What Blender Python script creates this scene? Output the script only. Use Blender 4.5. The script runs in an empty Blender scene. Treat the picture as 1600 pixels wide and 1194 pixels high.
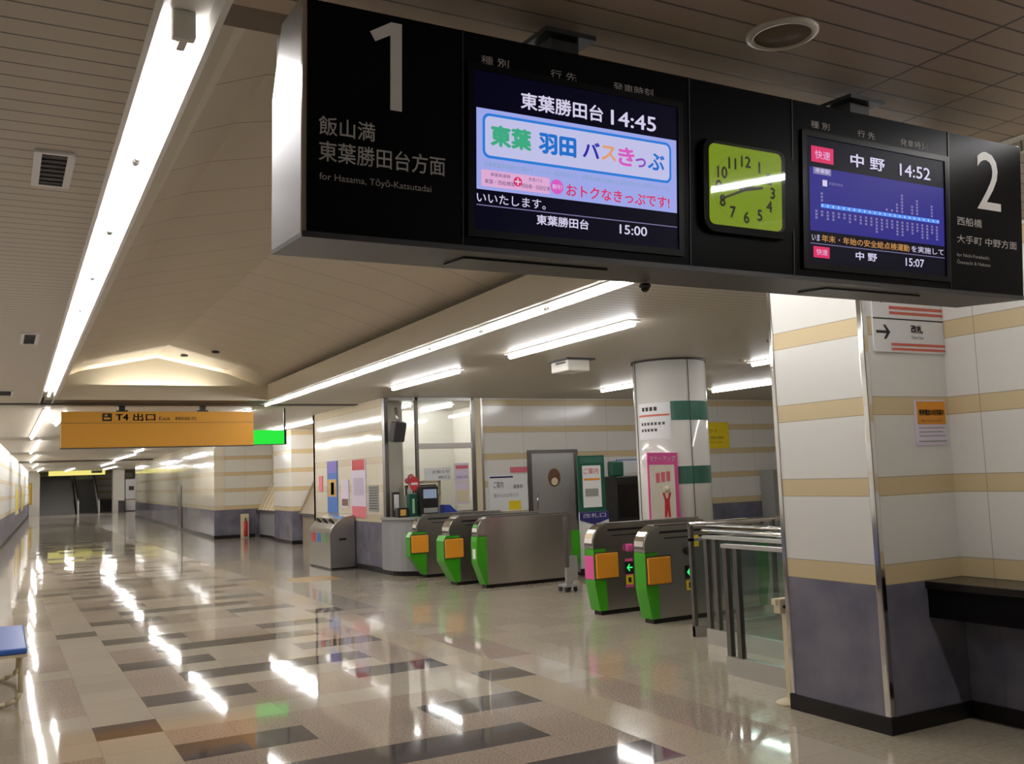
import bpy, bmesh, math, random
from mathutils import Matrix, Vector
random.seed(7)
S = bpy.context.scene
C = S.collection
PI = math.pi

# ------------------------------------------------------------------ camera
YAW, PITCH, ROLL, FPX = 0.49632184, 0.09750774, -0.03672184, 1482.203
cam_d = bpy.data.cameras.new('camera'); cam = bpy.data.objects.new('camera', cam_d); C.objects.link(cam)
fw = Vector((math.sin(YAW)*math.cos(PITCH), math.cos(YAW)*math.cos(PITCH), math.sin(PITCH)))
r0 = Vector((math.cos(YAW), -math.sin(YAW), 0)); u0 = r0.cross(fw)
rt = math.cos(ROLL)*r0 + math.sin(ROLL)*u0; up = -math.sin(ROLL)*r0 + math.cos(ROLL)*u0
cam.matrix_world = Matrix(((rt.x, up.x, -fw.x, 0), (rt.y, up.y, -fw.y, 0), (rt.z, up.z, -fw.z, 1.6), (0, 0, 0, 1)))
cam_d.sensor_fit = 'HORIZONTAL'; cam_d.sensor_width = 36; cam_d.lens = FPX/1600*36; cam_d.clip_start = 0.05; cam_d.clip_end = 300
S.camera = cam
# ------------------------------------------------------------------ world, exposure
W = bpy.data.worlds.new('world'); S.world = W; W.use_nodes = True
W.node_tree.nodes['Background'].inputs[0].default_value = (1.0, 0.93, 0.85, 1)
W.node_tree.nodes['Background'].inputs[1].default_value = 0.02
S.view_settings.view_transform = 'Standard'; S.view_settings.look = 'None'
S.view_settings.gamma = 1; S.view_settings.exposure = -0.35; S.view_settings.use_curve_mapping = False
LAMP = 66.0                       # strength of the fluorescent tubes

# ------------------------------------------------------------------ materials
def lin(c):
    return tuple((x/12.92 if x <= .04045 else ((x+.055)/1.055)**2.4) for x in c)
def rgb(r, g, b): return lin((r/255, g/255, b/255))
MATS = {}
def mat(name, col, rough=.5, metal=0., spec=.5, coat=0.):
    if name in MATS: return MATS[name]
    m = bpy.data.materials.new(name); m.use_nodes = True
    b = m.node_tree.nodes['Principled BSDF']
    b.inputs['Base Color'].default_value = (*col, 1); b.inputs['Roughness'].default_value = rough
    b.inputs['Metallic'].default_value = metal; b.inputs['Specular IOR Level'].default_value = spec
    if coat: b.inputs['Coat Weight'].default_value = coat; b.inputs['Coat Roughness'].default_value = .05
    MATS[name] = m; return m
def glow(name, col, st):
    if name in MATS: return MATS[name]
    m = mat(name, (0, 0, 0), .4)
    b = m.node_tree.nodes['Principled BSDF']
    b.inputs['Emission Color'].default_value = (*col, 1); b.inputs['Emission Strength'].default_value = st
    b.inputs['Specular IOR Level'].default_value = .08
    return m
class N:                                            # small node helper
    def __init__(s, m): s.t = m.node_tree; s.b = s.t.nodes['Principled BSDF']
    def n(s, k, **kw):
        x = s.t.nodes.new(k)
        for a, v in kw.items(): setattr(x, a, v)
        return x
    def l(s, a, b): s.t.links.new(a, b)
    def put(s, v, sock):
        if isinstance(v, (int, float)): sock.default_value = v
        else: s.l(v, sock)
    def m(s, op, a, b=0.):
        x = s.n('ShaderNodeMath', operation=op); s.put(a, x.inputs[0]); s.put(b, x.inputs[1]); return x.outputs[0]
    def mix(s, f, a, b):
        x = s.n('ShaderNodeMix', data_type='RGBA'); s.put(f, x.inputs[0])
        for v, k in ((a, 6), (b, 7)):
            if isinstance(v, tuple): x.inputs[k].default_value = (*v, 1)
            else: s.l(v, x.inputs[k])
        return x.outputs[2]
    def pos(s):
        g = s.n('ShaderNodeNewGeometry'); x = s.n('ShaderNodeSeparateXYZ'); s.l(g.outputs['Position'], x.inputs[0])
        return g.outputs['Position'], x.outputs
    def noise(s, vec, scale, detail=2.):
        x = s.n('ShaderNodeTexNoise'); s.l(vec, x.inputs['Vector']); x.inputs['Scale'].default_value = scale; x.inputs['Detail'].default_value = detail
        return x.outputs['Fac']
    def ramp(s, v, a, b):
        x = s.n('ShaderNodeMapRange'); s.l(v, x.inputs[0]); x.inputs[1].default_value = a; x.inputs[2].default_value = b
        return x.outputs[0]
    def bump(s, h, strength, dist=.01):
        x = s.n('ShaderNodeBump'); s.l(h, x.inputs['Height']); x.inputs['Strength'].default_value = strength; x.inputs['Distance'].default_value = dist
        s.l(x.outputs[0], s.b.inputs['Normal'])
    def line(s, v, pitch, off, w):                  # 1 on a joint of width w every pitch
        f = s.m('FRACT', s.m('DIVIDE', s.m('SUBTRACT', v, off-100*pitch), pitch))
        return s.m('LESS_THAN', f, w/pitch)

def panel_mat(name, axis, pitch=.93, off=0., rough=.16, white=(229, 227, 221), band_c=(214, 194, 154)):
    m = mat(name, (1, 1, 1), rough); n = N(m); P, o = n.pos(); z = o[2]; u = o[axis]
    band = n.m('MULTIPLY', n.m('GREATER_THAN', z, 1.2), n.m('LESS_THAN', n.m('FRACT', n.m('DIVIDE', n.m('ADD', z, 3.93-1.39), .491)), .113/.491))
    # offset so that the band starts at 1.39
    fr = n.m('FRACT', n.m('DIVIDE', n.m('SUBTRACT', z, 1.39-.491*4), .491))
    band = n.m('MULTIPLY', n.m('GREATER_THAN', z, 1.2), n.m('LESS_THAN', fr, .113/.491))
    low = n.m('MULTIPLY', n.m('GREATER_THAN', z, .862), n.m('LESS_THAN', z, .982))
    band = n.m('MAXIMUM', band, low)
    wain = n.m('LESS_THAN', z, .862)
    e1 = n.m('LESS_THAN', fr, .005/.491)
    e2 = n.m('LESS_THAN', n.m('ABSOLUTE', n.m('SUBTRACT', fr, .113/.491)), .003/.491)
    edge = n.m('MULTIPLY', n.m('GREATER_THAN', z, 1.2), n.m('MAXIMUM', e1, e2))
    e3 = n.m('MAXIMUM', n.m('LESS_THAN', n.m('ABSOLUTE', n.m('SUBTRACT', z, .862)), .003), n.m('LESS_THAN', n.m('ABSOLUTE', n.m('SUBTRACT', z, .982)), .003))
    edge = n.m('MAXIMUM', edge, e3)
    jl = n.line(u, pitch, off, .006)
    edge = n.m('MAXIMUM', edge, jl)
    big = n.ramp(n.noise(P, 3.0, 3), .3, .75)
    wc = n.mix(big, rgb(98, 98, 114), rgb(128, 126, 138))
    c = n.mix(band, rgb(*white), rgb(*band_c))
    c = n.mix(wain, c, wc)
    c = n.mix(n.m('MULTIPLY', edge, .45), c, rgb(95, 82, 66))
    n.l(c, n.b.inputs['Base Color'])
    n.bump(n.noise(P, 1.1, 1), .12, .05)
    return m
def slat_mat(name, col, pitch=.11, xs=None, groove=.009, rough=.45):
    m = mat(name, col, rough); n = N(m); P, o = n.pos()
    g = n.line(o[1], pitch, 3.043, groove)
    if xs: g = n.m('MAXIMUM', g, n.m('MULTIPLY', n.line(o[0], xs[0], xs[1], .012), n.m('GREATER_THAN', o[0], xs[1]-.05)))
    g1 = n.m('SUBTRACT', 1.0, g)
    n.l(n.mix(n.m('MULTIPLY', g, .8), col, (.03, .024, .02)), n.b.inputs['Base Color']); n.bump(g1, .6, .008)
    return m
def floor_mat(name, c0, c1, scale=160., rough=.05, joint=True, spec=.42):
    m = mat(name, c0, rough, spec=spec); n = N(m); P, o = n.pos()
    sp = n.ramp(n.noise(P, scale, 2), .38, .64)
    c = n.mix(sp, c0, c1)
    if joint:
        fx = n.m('FLOOR', n.m('DIVIDE', n.m('SUBTRACT', o[0], .165), .405)); fy = n.m('FLOOR', n.m('DIVIDE', o[1], .4))
        cx = n.n('ShaderNodeCombineXYZ'); n.l(fx, cx.inputs[0]); n.l(fy, cx.inputs[1])
        wn = n.n('ShaderNodeTexWhiteNoise'); n.l(cx.outputs[0], wn.inputs['Vector'])
        c = n.mix(n.m('MULTIPLY', wn.outputs['Value'], .13), c, (.1, .08, .06))
        j = n.m('MAXIMUM', n.line(o[0], .405, .165, .004), n.line(o[1], .4, 0., .004))
        c = n.mix(n.m('MULTIPLY', j, .35), c, (.08, .07, .06))
    n.l(c, n.b.inputs['Base Color'])
    cx2 = n.n('ShaderNodeCombineXYZ'); n.l(n.m('FLOOR', n.m('DIVIDE', n.m('SUBTRACT', o[0], .165), .405)), cx2.inputs[0]); n.l(n.m('FLOOR', n.m('DIVIDE', o[1], .8)), cx2.inputs[1])
    w2 = n.n('ShaderNodeTexWhiteNoise'); n.l(cx2.outputs[0], w2.inputs['Vector'])
    sub = n.n('ShaderNodeVectorMath', operation='SUBTRACT'); n.l(w2.outputs['Color'], sub.inputs[0]); sub.inputs[1].default_value = (.5, .5, .5)
    sca = n.n('ShaderNodeVectorMath', operation='SCALE'); n.l(sub.outputs[0], sca.inputs[0]); sca.inputs['Scale'].default_value = .006
    n.bump(n.noise(P, 2.2, 1), .03, .03)
    bmp = [x for x in n.t.nodes if x.type == 'BUMP'][0]
    add = n.n('ShaderNodeVectorMath', operation='ADD'); n.l(bmp.outputs[0], add.inputs[0]); n.l(sca.outputs[0], add.inputs[1])
    nrm = n.n('ShaderNodeVectorMath', operation='NORMALIZE'); n.l(add.outputs[0], nrm.inputs[0]); n.l(nrm.outputs[0], n.b.inputs['Normal'])
    return m
M = dict(
 ceil_l=slat_mat('ceiling_slats', rgb(196, 184, 168)), ceil_r=slat_mat('ceiling_slats_hall', rgb(190, 182, 166)),
 ceil_n=slat_mat('ceiling_slats_seamed', rgb(180, 160, 136), xs=(.42, 2.86)),
 ceil_f=slat_mat('ceiling_far', rgb(196, 188, 172), pitch=.6, groove=.01),
 coffer=slat_mat('coffer_panels', rgb(200, 188, 168), pitch=.68, groove=.008, rough=.5),
 lip=mat('lip_paint', rgb(212, 203, 184), .45), white=mat('white_paint', rgb(228, 224, 214), .4),
 channel=mat('channel_white', rgb(235, 232, 225), .35), brown_soffit=mat('brown_soffit', rgb(96, 76, 46), .5),
 groove=mat('dark_slot', rgb(58, 52, 44), .6),
 wall_x=panel_mat('wall_panels_x', 0, .93, .1), wall_y=panel_mat('wall_panels_y', 1, .93, .35), wall_glossy=panel_mat('wall_panels_glossy', 1, 1.2, .2, rough=.08, white=(222, 214, 194), band_c=(212, 198, 168)), wall_l=panel_mat('wall_panels_left', 1, 1.2, .2, rough=.5, band_c=(222, 208, 176)),
 pil_y=panel_mat('pillar_panels', 1, 5., .3, rough=.22), pil_x=panel_mat('pillar_panels_front', 0, 5., 1., rough=.25), rwall=panel_mat('side_wall_panels', 1, .91, 3.79, rough=.25),
 base=mat('black_skirting', rgb(31, 27, 27), .35, spec=.3),
 fl_light=floor_mat('floor_light_granite', rgb(196, 186, 170), rgb(178, 166, 150)),
 fl_dark=floor_mat('floor_dark_granite', rgb(80, 74, 77), rgb(98, 92, 93), 220),
 fl_brown=floor_mat('floor_brown_granite', rgb(190, 173, 158), rgb(150, 134, 122), 75),
 fl_plain=floor_mat('floor_plain', rgb(186, 175, 156), rgb(174, 162, 142), 30, rough=.10), fl_left=floor_mat('floor_grey_band', rgb(170, 160, 142), rgb(160, 148, 130), 50, rough=.1),
 fl_far=floor_mat('floor_grey_tiles', rgb(158, 152, 142), rgb(146, 138, 128), 40, rough=.12), fl_tact=floor_mat('tactile_beige', rgb(190, 176, 152), rgb(170, 154, 130), 70, rough=.16),
 fl_yel=floor_mat('tactile_ochre', rgb(196, 160, 100), rgb(178, 142, 88), 20, rough=.25),
 steel=mat('brushed_steel', (.50, .48, .45), .3, 1.), steel_d=mat('dark_steel', (.22, .21, .2), .32, 1.), chrome=mat('chrome', (.75, .74, .72), .1, 1.),
 alu=mat('satin_aluminium', (.62, .61, .6), .35, .9),
 black=mat('black_plastic', (.012, .011, .011), .35), face=mat('board_face_black', (.005, .0045, .005), .3, spec=.05), board=mat('board_case', (.035, .034, .036), .4, .6), endcap=mat('board_end_metal', (.27, .27, .29), .28, 1.),
 letter=mat('letter_white', rgb(222, 218, 212), .5), letter_dim=mat('letter_grey', rgb(172, 168, 162), .5), ink=mat('black_ink', rgb(30, 27, 26), .5),
 green=mat('gate_green', rgb(58, 150, 22), .3), orange=mat('gate_orange', rgb(226, 150, 40), .4), pink=mat('pink_vinyl', rgb(226, 88, 160), .45), yellow=mat('yellow_card', rgb(242, 214, 40), .5),
 paper=mat('paper_white', rgb(232, 232, 232), .6), red=mat('red_print', rgb(206, 52, 58), .5), redline=mat('red_line', rgb(206, 104, 86), .5), blue=mat('blue_print', rgb(64, 118, 196), .5), navy=mat('navy_print', rgb(40, 40, 110), .5),
 purple=mat('violet_print', rgb(120, 110, 190), .5), dgreen=mat('dark_green', rgb(28, 84, 66), .4), teal=mat('teal_band', rgb(62, 106, 92), .3), cream=mat('cream_paint', rgb(226, 212, 178), .4), ochre=mat('ochre_sign', rgb(228, 163, 46), .5),
 brown=mat('brown_print', rgb(110, 72, 44), .5), gold=mat('gold_print', rgb(206, 160, 70), .4), grey=mat('grey_paint', rgb(150, 150, 146), .5), dgrey=mat('dark_grey', rgb(64, 62, 64), .5), rose=mat('rose_print', rgb(222, 112, 128), .5), lilac=mat('lilac_paper', rgb(226, 214, 232), .55),
 bench_blue=mat('bench_blue', rgb(60, 104, 190), .35), shutter=mat('shutter_grey', rgb(120, 118, 122), .45), kiosk=mat('kiosk_white', rgb(220, 218, 222), .4), tan=mat('tan_panel', rgb(222, 206, 172), .4), taupe=mat('taupe_board', rgb(150, 136, 116), .5),
 counter=mat('counter_black', (.012, .010, .009), .22, spec=.35), booth_base=mat('booth_base', rgb(150, 150, 152), .25),
)
# weave the shutter slats into its material
_n = N(M['shutter']); _P, _o = _n.pos(); _g = _n.line(_o[2], .14, 0., .03)
_n.l(_n.mix(_n.m('MULTIPLY', _g, .6), rgb(120, 118, 122), (.03, .03, .03)), _n.b.inputs['Base Color'])
def glass_mat(name, tint, refl=.5):
    m = bpy.data.materials.new(name); m.use_nodes = True; t = m.node_tree; t.nodes.remove(t.nodes['Principled BSDF'])
    tr = t.nodes.new('ShaderNodeBsdfTransparent'); tr.inputs[0].default_value = (*tint, 1)
    gl = t.nodes.new('ShaderNodeBsdfGlossy'); gl.inputs['Roughness'].default_value = .03; gl.inputs[0].default_value = (1, 1, 1, 1)
    lw_ = t.nodes.new('ShaderNodeLayerWeight'); lw_.inputs[0].default_value = .5
    pw = t.nodes.new('ShaderNodeMath'); pw.operation = 'POWER'; t.links.new(lw_.outputs['Facing'], pw.inputs[0]); pw.inputs[1].default_value = 4.
    fr = t.nodes.new('ShaderNodeMath'); fr.operation = 'MULTIPLY_ADD'; t.links.new(pw.outputs[0], fr.inputs[0]); fr.inputs[1].default_value = .8; fr.inputs[2].default_value = refl
    mx = t.nodes.new('ShaderNodeMixShader'); t.links.new(fr.outputs[0], mx.inputs[0]); t.links.new(tr.outputs[0], mx.inputs[1]); t.links.new(gl.outputs[0], mx.inputs[2])
    t.links.new(mx.outputs[0], t.nodes['Material Output'].inputs[0]); MATS[name] = m; return m
M['glass'] = glass_mat('window_glass', (.96, .975, .97), .06); M['glass_fence'] = glass_mat('fence_glass', (.86, .93, .90), .05); M['clock_glass'] = glass_mat('clear_cover', (1, 1, 1), .04)
G = dict(
 tube=glow('fluorescent_glow', (1., .985, .985), LAMP), cove=glow('cove_lamp_glow', (1., .95, .84), LAMP*1.5),
 fixture=glow('fixture_glow', (1., .985, .985), LAMP*.72),
 green_sign=glow('green_sign_glow', (.03, .95, .06), 1.1), arrow=glow('green_arrow_glow', (.05, .9, .2), 1.3), far_yellow=glow('yellow_sign_glow', (.95, .85, .22), 1.2),
 sc_bg=glow('screen_black_blue', (.004, .003, .03), .3), sc_white=glow('screen_white', (.82, .76, 1.), 1.0), sc_ban=glow('screen_banner', (.42, .48, 1.), 1.0), sc_ban2=glow('screen_pale', (.66, .66, 1.), 1.0), sc_blue=glow('screen_blue', (.045, .038, .38), .75),
 sc_frame=glow('screen_frame_blue', (.03, .25, .85), 1.0), sc_green=glow('screen_green', (.06, .50, .27), 1.0), sc_azure=glow('screen_azure', (.02, .20, .75), 1.), sc_navy=glow('screen_navy', (.04, .03, .5), 1.), sc_orange=glow('screen_orange', (.95, .42, .2), 1.), sc_mag=glow('screen_magenta', (.85, .13, .65), 1.),
 sc_vio=glow('screen_violet', (.35, .1, .65), 1.), sc_red=glow('screen_red', (.85, .04, .16), 1.), sc_pink=glow('screen_pink', (.92, .50, .82), 1.), sc_amber=glow('screen_amber', (.75, .38, .12), .9), sc_grey=glow('screen_grey', (.30, .27, .55), .9), sc_line=glow('screen_line_blue', (.08, .3, 1.), 1.2), sc_dk=glow('screen_dark_text', (.12, .08, .25), .8), sc_sky=glow('screen_sky', (.3, .5, .75), .9),
 dial=glow('clock_dial_green', (.30, .46, .008), .72), sensor=glow('led_screen', (.5, .6, .8), .5),
)

# ------------------------------------------------------------------ mesh helpers
class MB:
    def __init__(s): s.bm = bmesh.new(); s.mi = 0
    def face(s, vs):
        try:
            f = s.bm.faces.new([s.bm.verts.new(v) for v in vs]); f.material_index = s.mi
        except ValueError: pass
        return s
    def box(s, x0, x1, y0, y1, z0, z1, bev=0.):
        vs = [s.bm.verts.new(p) for p in ((x0,y0,z0),(x1,y0,z0),(x1,y1,z0),(x0,y1,z0),(x0,y0,z1),(x1,y0,z1),(x1,y1,z1),(x0,y1,z1))]
        fs = []
        for q in ((0,3,2,1),(4,5,6,7),(0,1,5,4),(1,2,6,5),(2,3,7,6),(3,0,4,7)):
            f = s.bm.faces.new([vs[i] for i in q]); f.material_index = s.mi; fs.append(f)
        if bev:
            es = list({e for f in fs for e in f.edges})
            r = bmesh.ops.bevel(s.bm, geom=es, offset=bev, segments=2, affect='EDGES', profile=.5)
            for f in r['faces']: f.material_index = s.mi
        return s
    def prism(s, pts, axis, a, b):                  # polygon extruded along axis ('x','y','z'), pts are the two other coordinates in order
        def P(p, t): return {'x': (t, p[0], p[1]), 'y': (p[0], t, p[1]), 'z': (p[0], p[1], t)}[axis]
        va = [s.bm.verts.new(P(p, a)) for p in pts]; vb = [s.bm.verts.new(P(p, b)) for p in pts]; n = len(pts); fs = []
        fs.append(s.bm.faces.new(va)); fs.append(s.bm.faces.new(vb[::-1]))
        for i in range(n): fs.append(s.bm.faces.new((va[i], vb[i], vb[(i+1) % n], va[(i+1) % n])))
        for f in fs: f.material_index = s.mi
        bmesh.ops.recalc_face_normals(s.bm, faces=fs); return s
    def tube(s, p, q, r, n=12, r2=None):
        p, q = Vector(p), Vector(q); d = (q-p).normalized(); r2 = r if r2 is None else r2
        a = d.orthogonal().normalized(); b = d.cross(a); A = []; B = []
        for i in range(n):
            t = 2*PI*i/n; o = math.cos(t)*a + math.sin(t)*b
            A.append(s.bm.verts.new(p+o*r)); B.append(s.bm.verts.new(q+o*r2))
        fs = [s.bm.faces.new(A[::-1]), s.bm.faces.new(B)]
        for i in range(n):
            f = s.bm.faces.new((A[i], A[(i+1) % n], B[(i+1) % n], B[i])); f.smooth = True; fs.append(f)
        for f in fs: f.material_index = s.mi
        return s
    def path(s, pts, r, n=8):
        for a, b in zip(pts, pts[1:]): s.tube(a, b, r, n)
        for p in pts[1:-1]: s.ball(p, r, n)
        return s
    def ball(s, c, r, n=10, sz=1.):
        rr = bmesh.ops.create_uvsphere(s.bm, u_segments=n, v_segments=max(6, n//2+1), radius=r, matrix=Matrix.Translation(c) @ Matrix.Diagonal((1, 1, sz, 1)))
        for v in rr['verts']:
            for f in v.link_faces: f.material_index = s.mi; f.smooth = True
        return s
    def lathe(s, c, prof, n=32, axis='z'):          # prof: (radius, height)
        rings = []
        for r, h in prof:
            ring = []
            for i in range(n):
                t = 2*PI*i/n; a, b = r*math.cos(t), r*math.sin(t)
                ring.append(s.bm.verts.new((c[0]+a, c[1]+b, c[2]+h) if axis == 'z' else (c[0]+a, c[1]+h, c[2]+b)))
            rings.append(ring)
        fs = []
        for A, B in zip(rings, rings[1:]):
            for i in range(n):
                f = s.bm.faces.new((A[i], A[(i+1) % n], B[(i+1) % n], B[i])); f.smooth = True; fs.append(f)
        fs.append(s.bm.faces.new(rings[0][::-1])); fs.append(s.bm.faces.new(rings[-1]))
        for f in fs: f.material_index = s.mi
        bmesh.ops.recalc_face_normals(s.bm, faces=fs); return s
    def build(s, name, mats, parent=None, loc=(0, 0, 0), rot=(0, 0, 0)):
        me = bpy.data.meshes.new(name); s.bm.to_mesh(me); s.bm.free()
        for m in (mats if isinstance(mats, (list, tuple)) else [mats]): me.materials.append(m)
        o = bpy.data.objects.new(name, me); C.objects.link(o); o.location = loc; o.rotation_euler = rot
        if parent: o.parent = parent
        return o
def tag(o, label=None, cat=None, group=None, kind=None):
    for k, v in (('label', label), ('category', cat), ('group', group), ('kind', kind)):
        if v: o[k] = v
    return o
def empty(name, loc, label, cat, group=None, rot=(0, 0, 0)):
    o = bpy.data.objects.new(name, None); C.objects.link(o); o.location = loc; o.rotation_euler = rot; o.empty_display_size = .1
    return tag(o, label, cat, group)
def struct(name, mb, m): return tag(mb.build(name, m), kind='structure')
_tc = bpy.data.curves.new('type', 'FONT'); _to = bpy.data.objects.new('type', _tc); C.objects.link(_to)
def text_mesh(body, bold=0.):
    _tc.body = body; _tc.offset = 0; _tc.size = 1; _tc.resolution_u = 3
    bpy.context.view_layer.update()
    me = bpy.data.meshes.new_from_object(_to.evaluated_get(bpy.context.evaluated_depsgraph_get()))
    if bold:                                        # heavier strokes: a few slightly shifted layers
        bm = bmesh.new()
        for dx, dy in ((-1, 0), (1, 0), (0, 1), (0, -1)):
            k = len(bm.verts); bm.from_mesh(me); bm.verts.ensure_lookup_table()
            for v in bm.verts[k:]: v.co.x += dx*bold; v.co.y += dy*bold
        bm.to_mesh(me); bm.free()
    return me
def lettering(body, box, m, parent, plane='xz', depth=0., bold=0., name='lettering', flip=1):
    """text fitted into box (u0,v0,u1,v1); plane 'xz' faces -Y, plane 'yz' faces -X (u runs towards -Y)"""
    me = text_mesh(body, bold); me.name = name
    xs = [v.co.x for v in me.vertices]; ys = [v.co.y for v in me.vertices]
    x0, x1, y0, y1 = min(xs), max(xs), min(ys), max(ys); u0_, v0_, u1_, v1_ = box
    for v in me.vertices:
        u = u0_ + (v.co.x-x0)/(x1-x0)*(u1_-u0_); w = v0_ + (v.co.y-y0)/(y1-y0)*(v1_-v0_)
        v.co = (u, depth, w) if plane == 'xz' else (depth, u, w)
    me.materials.clear(); me.materials.append(m)
    o = bpy.data.objects.new(name, me); C.objects.link(o); o.parent = parent
    return o
def plate(name, u0_, u1_, v0_, v1_, m, parent, depth=0., th=.002, plane='xz', bev=0.):
    b = MB()
    if plane == 'xz': b.box(u0_, u1_, depth, depth+th, v0_, v1_)
    else: b.box(depth, depth+th, min(u0_, u1_), max(u0_, u1_), v0_, v1_)
    return b.build(name, m, parent)
def rrect(u0_, v0_, u1_, v1_, r, n=6):
    pts = []
    for cx, cy, a0 in ((u1_-r, v0_+r, -PI/2), (u1_-r, v1_-r, 0), (u0_+r, v1_-r, PI/2), (u0_+r, v0_+r, PI)):
        for i in range(n+1): t = a0+PI/2*i/n; pts.append((cx+r*math.cos(t), cy+r*math.sin(t)))
    return pts

# ================================================================== SETTING
# floor: one mesh, granite pattern on a 0.405 x 0.40 m module
XC = [.165+.405*k for k in range(11)]
FM = [M[k] for k in ('fl_light', 'fl_dark', 'fl_brown', 'fl_plain', 'fl_left', 'fl_far', 'fl_tact', 'fl_yel')]
def cell(c, k):
    """material of column c, row k (row starts at y = 0.4 k)"""
    ph = (k-17) % 12; y = .4*k; near = y < 6.75
    dark = {0: (1, 8), 2: (2, 3, 6, 7), 4: (3, 4, 5, 6), 6: (2, 3, 6, 7), 8: (3, 4, 5, 6), 10: (2, 3, 6, 7)}.get(ph, ())
    if c in dark and y < 34: return 1
    if c in (0, 9):
        if c == 9 and y >= 11.6: return 5
        if near: return 2 if (y > 4.35 and y < 6.4) else 0
        return 2 if ph in (2, 3, 4, 5, 7, 8, 9, 10) else 0
    if c in (1, 8): return 6 if c == 8 and y < 9.5 else 0
    if near:
        if c == 7 and ph == 11: return 0
        return 2
    if y > 24: return 0
    if ph in (1, 2) and c in (3, 4, 5): return 2
    if ph in (3, 4, 5) and c in (2, 7): return 2
    if ph in (7, 8) and c in (2, 7): return 2
    if ph in (9, 10) and c in (4, 5): return 2
    return 0
fb = MB()
for k in range(0, 100):
    for c in range(10):
        fb.mi = cell(c, k); y = .4*k; x0, x1 = XC[c], XC[c+1]
        fb.face([(x0, y, 0), (x1, y, 0), (x1, y+.4, 0), (x0, y+.4, 0)])
fb.mi = 4; fb.face([(-4, -8, 0), (XC[0], -8, 0), (XC[0], 40, 0), (-4, 40, 0)])
fb.mi = 0; fb.face([(XC[0], -8, 0), (XC[10], -8, 0), (XC[10], 0, 0), (XC[0], 0, 0)]); fb.face([(-4, 40, 0), (XC[9], 40, 0), (XC[9], 82, 0), (-4, 82, 0)])
fb.mi = 3; fb.face([(XC[10], -8, 0), (18, -8, 0), (18, 15.3, 0), (XC[10], 15.3, 0)])
fb.mi = 7; fb.face([(XC[10], 15.3, 0), (5.0, 15.3, 0), (5.0, 16.1, 0), (XC[10], 16.1, 0)])
fb.mi = 5
for q in ((5.0, 18, 15.3, 16.1), (XC[10], 18, 16.1, 40), (XC[9], 18, 40, 82)): fb.face([(q[0], q[2], 0), (q[1], q[2], 0), (q[1], q[3], 0), (q[0], q[3], 0)])
struct('floor', fb, FM)

# ceilings
CX0, CX1 = .60, 3.92            # coffer opening
def skew(x0, x1, ya, yb, z0, z1, s=.0104, yc=3.):
    return ([(x0+s*(ya-yc), ya), (x1+s*(ya-yc), ya), (x1+s*(yb-yc), yb), (x0+s*(yb-yc), yb)], 'z', z0, z1)
def slab(x0, x1, y0, y1, z0=3.0, z1=3.05): return MB().box(x0, x1, y0, y1, z0, z1)
struct('ceiling_left', MB().prism([(-4, -8), (.40-.114, -8), (.40+.149, 17.3), (-4, 17.3)], 'z', 3.0, 3.05), M['ceil_l'])
struct('ceiling_near', MB().prism([(.56-.114, -8), (3.96-.131, -8), (3.96-.029, 2.7), (.557, 2.7)], 'z', 3.0, 3.05), M['ceil_n'])
struct('ceiling_hall', MB().prism([(4.16-.131, -8), (18, -8), (18, 17.3), (4.16+.109, 17.3)], 'z', 3.0, 3.05), M['ceil_r'])
struct('ceiling_far', slab(-4, 18, 17.3, 82), M['ceil_f'])
struct('ceiling_end_strip', slab(.56, 4.02, 16.9, 17.3), M['lip'])
struct('trim_1', slab(CX0-.04, CX1+.1, 2.70, 2.84, 3.0, 3.3), M['brown_soffit'])                      # near edge of the coffer
def channel(x0, x1, y0, y1, sl, yc):
    b = MB()
    for a, c, z0, z1 in ((x0-.01, x1+.01, 3.075, 3.10), (x0-.02, x0, 2.995, 3.10), (x1, x1+.02, 2.995, 3.10)): b.prism(*skew(a, c, y0, y1, z0, z1, sl, yc))
    return b
struct('trim_2', channel(.40, .56, -8, 17.28, .0104, 3.), M['channel']); struct('trim_3', channel(3.96, 4.16, -8, 17.28, .0095, 5.8), M['channel'])
prof = [(.42, 3.30), (1.1, 3.56), (2.27, 3.80), (3.4, 3.56), (4.18, 3.30)]
struct('ceiling', MB().prism(prof + [(x, z+.06) for x, z in prof[::-1]], 'y', 2.72, 17.2), M['coffer'])
struct('trim_4', MB().prism(*skew(.58, .62, 2.84, 16.0, 3.0, 3.26)), M['lip'])
struct('trim_30', MB().prism([(.50, 3.326), (.86, 3.464), (.86, 3.456), (.50, 3.318)], 'y', 2.84, 16.5), M['lip'])
struct('trim_5', MB().prism(*skew(3.87, 3.93, 2.84, 16.0, 3.0, 3.27, .0095, 5.8)), M['lip'])
struct('trim_6', MB().box(.58, 4.02, 16.0, 16.06, 3.0, 3.235), M['lip'])
struct('trim_7', MB().box(.58, 4.02, 16.06, 16.9, 3.0, 3.02), M['groove'])
gab = [(.42, 3.02), (4.18, 3.02), (4.18, 3.20), (3.4, 3.50), (2.27, 3.745), (1.1, 3.50), (.42, 3.20)]
struct('wall_gable', MB().prism(gab, 'y', 16.50, 16.54), M['lip'])
struct('wall_gable_back', MB().box(.3, 4.3, 17.15, 17.2, 3.0, 3.9), M['lip'])
struct('trim_8', MB().box(-4, 5.8, 16.7, 16.95, 2.985, 2.999), M['groove'])                              # dark slot across the ceiling

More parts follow.
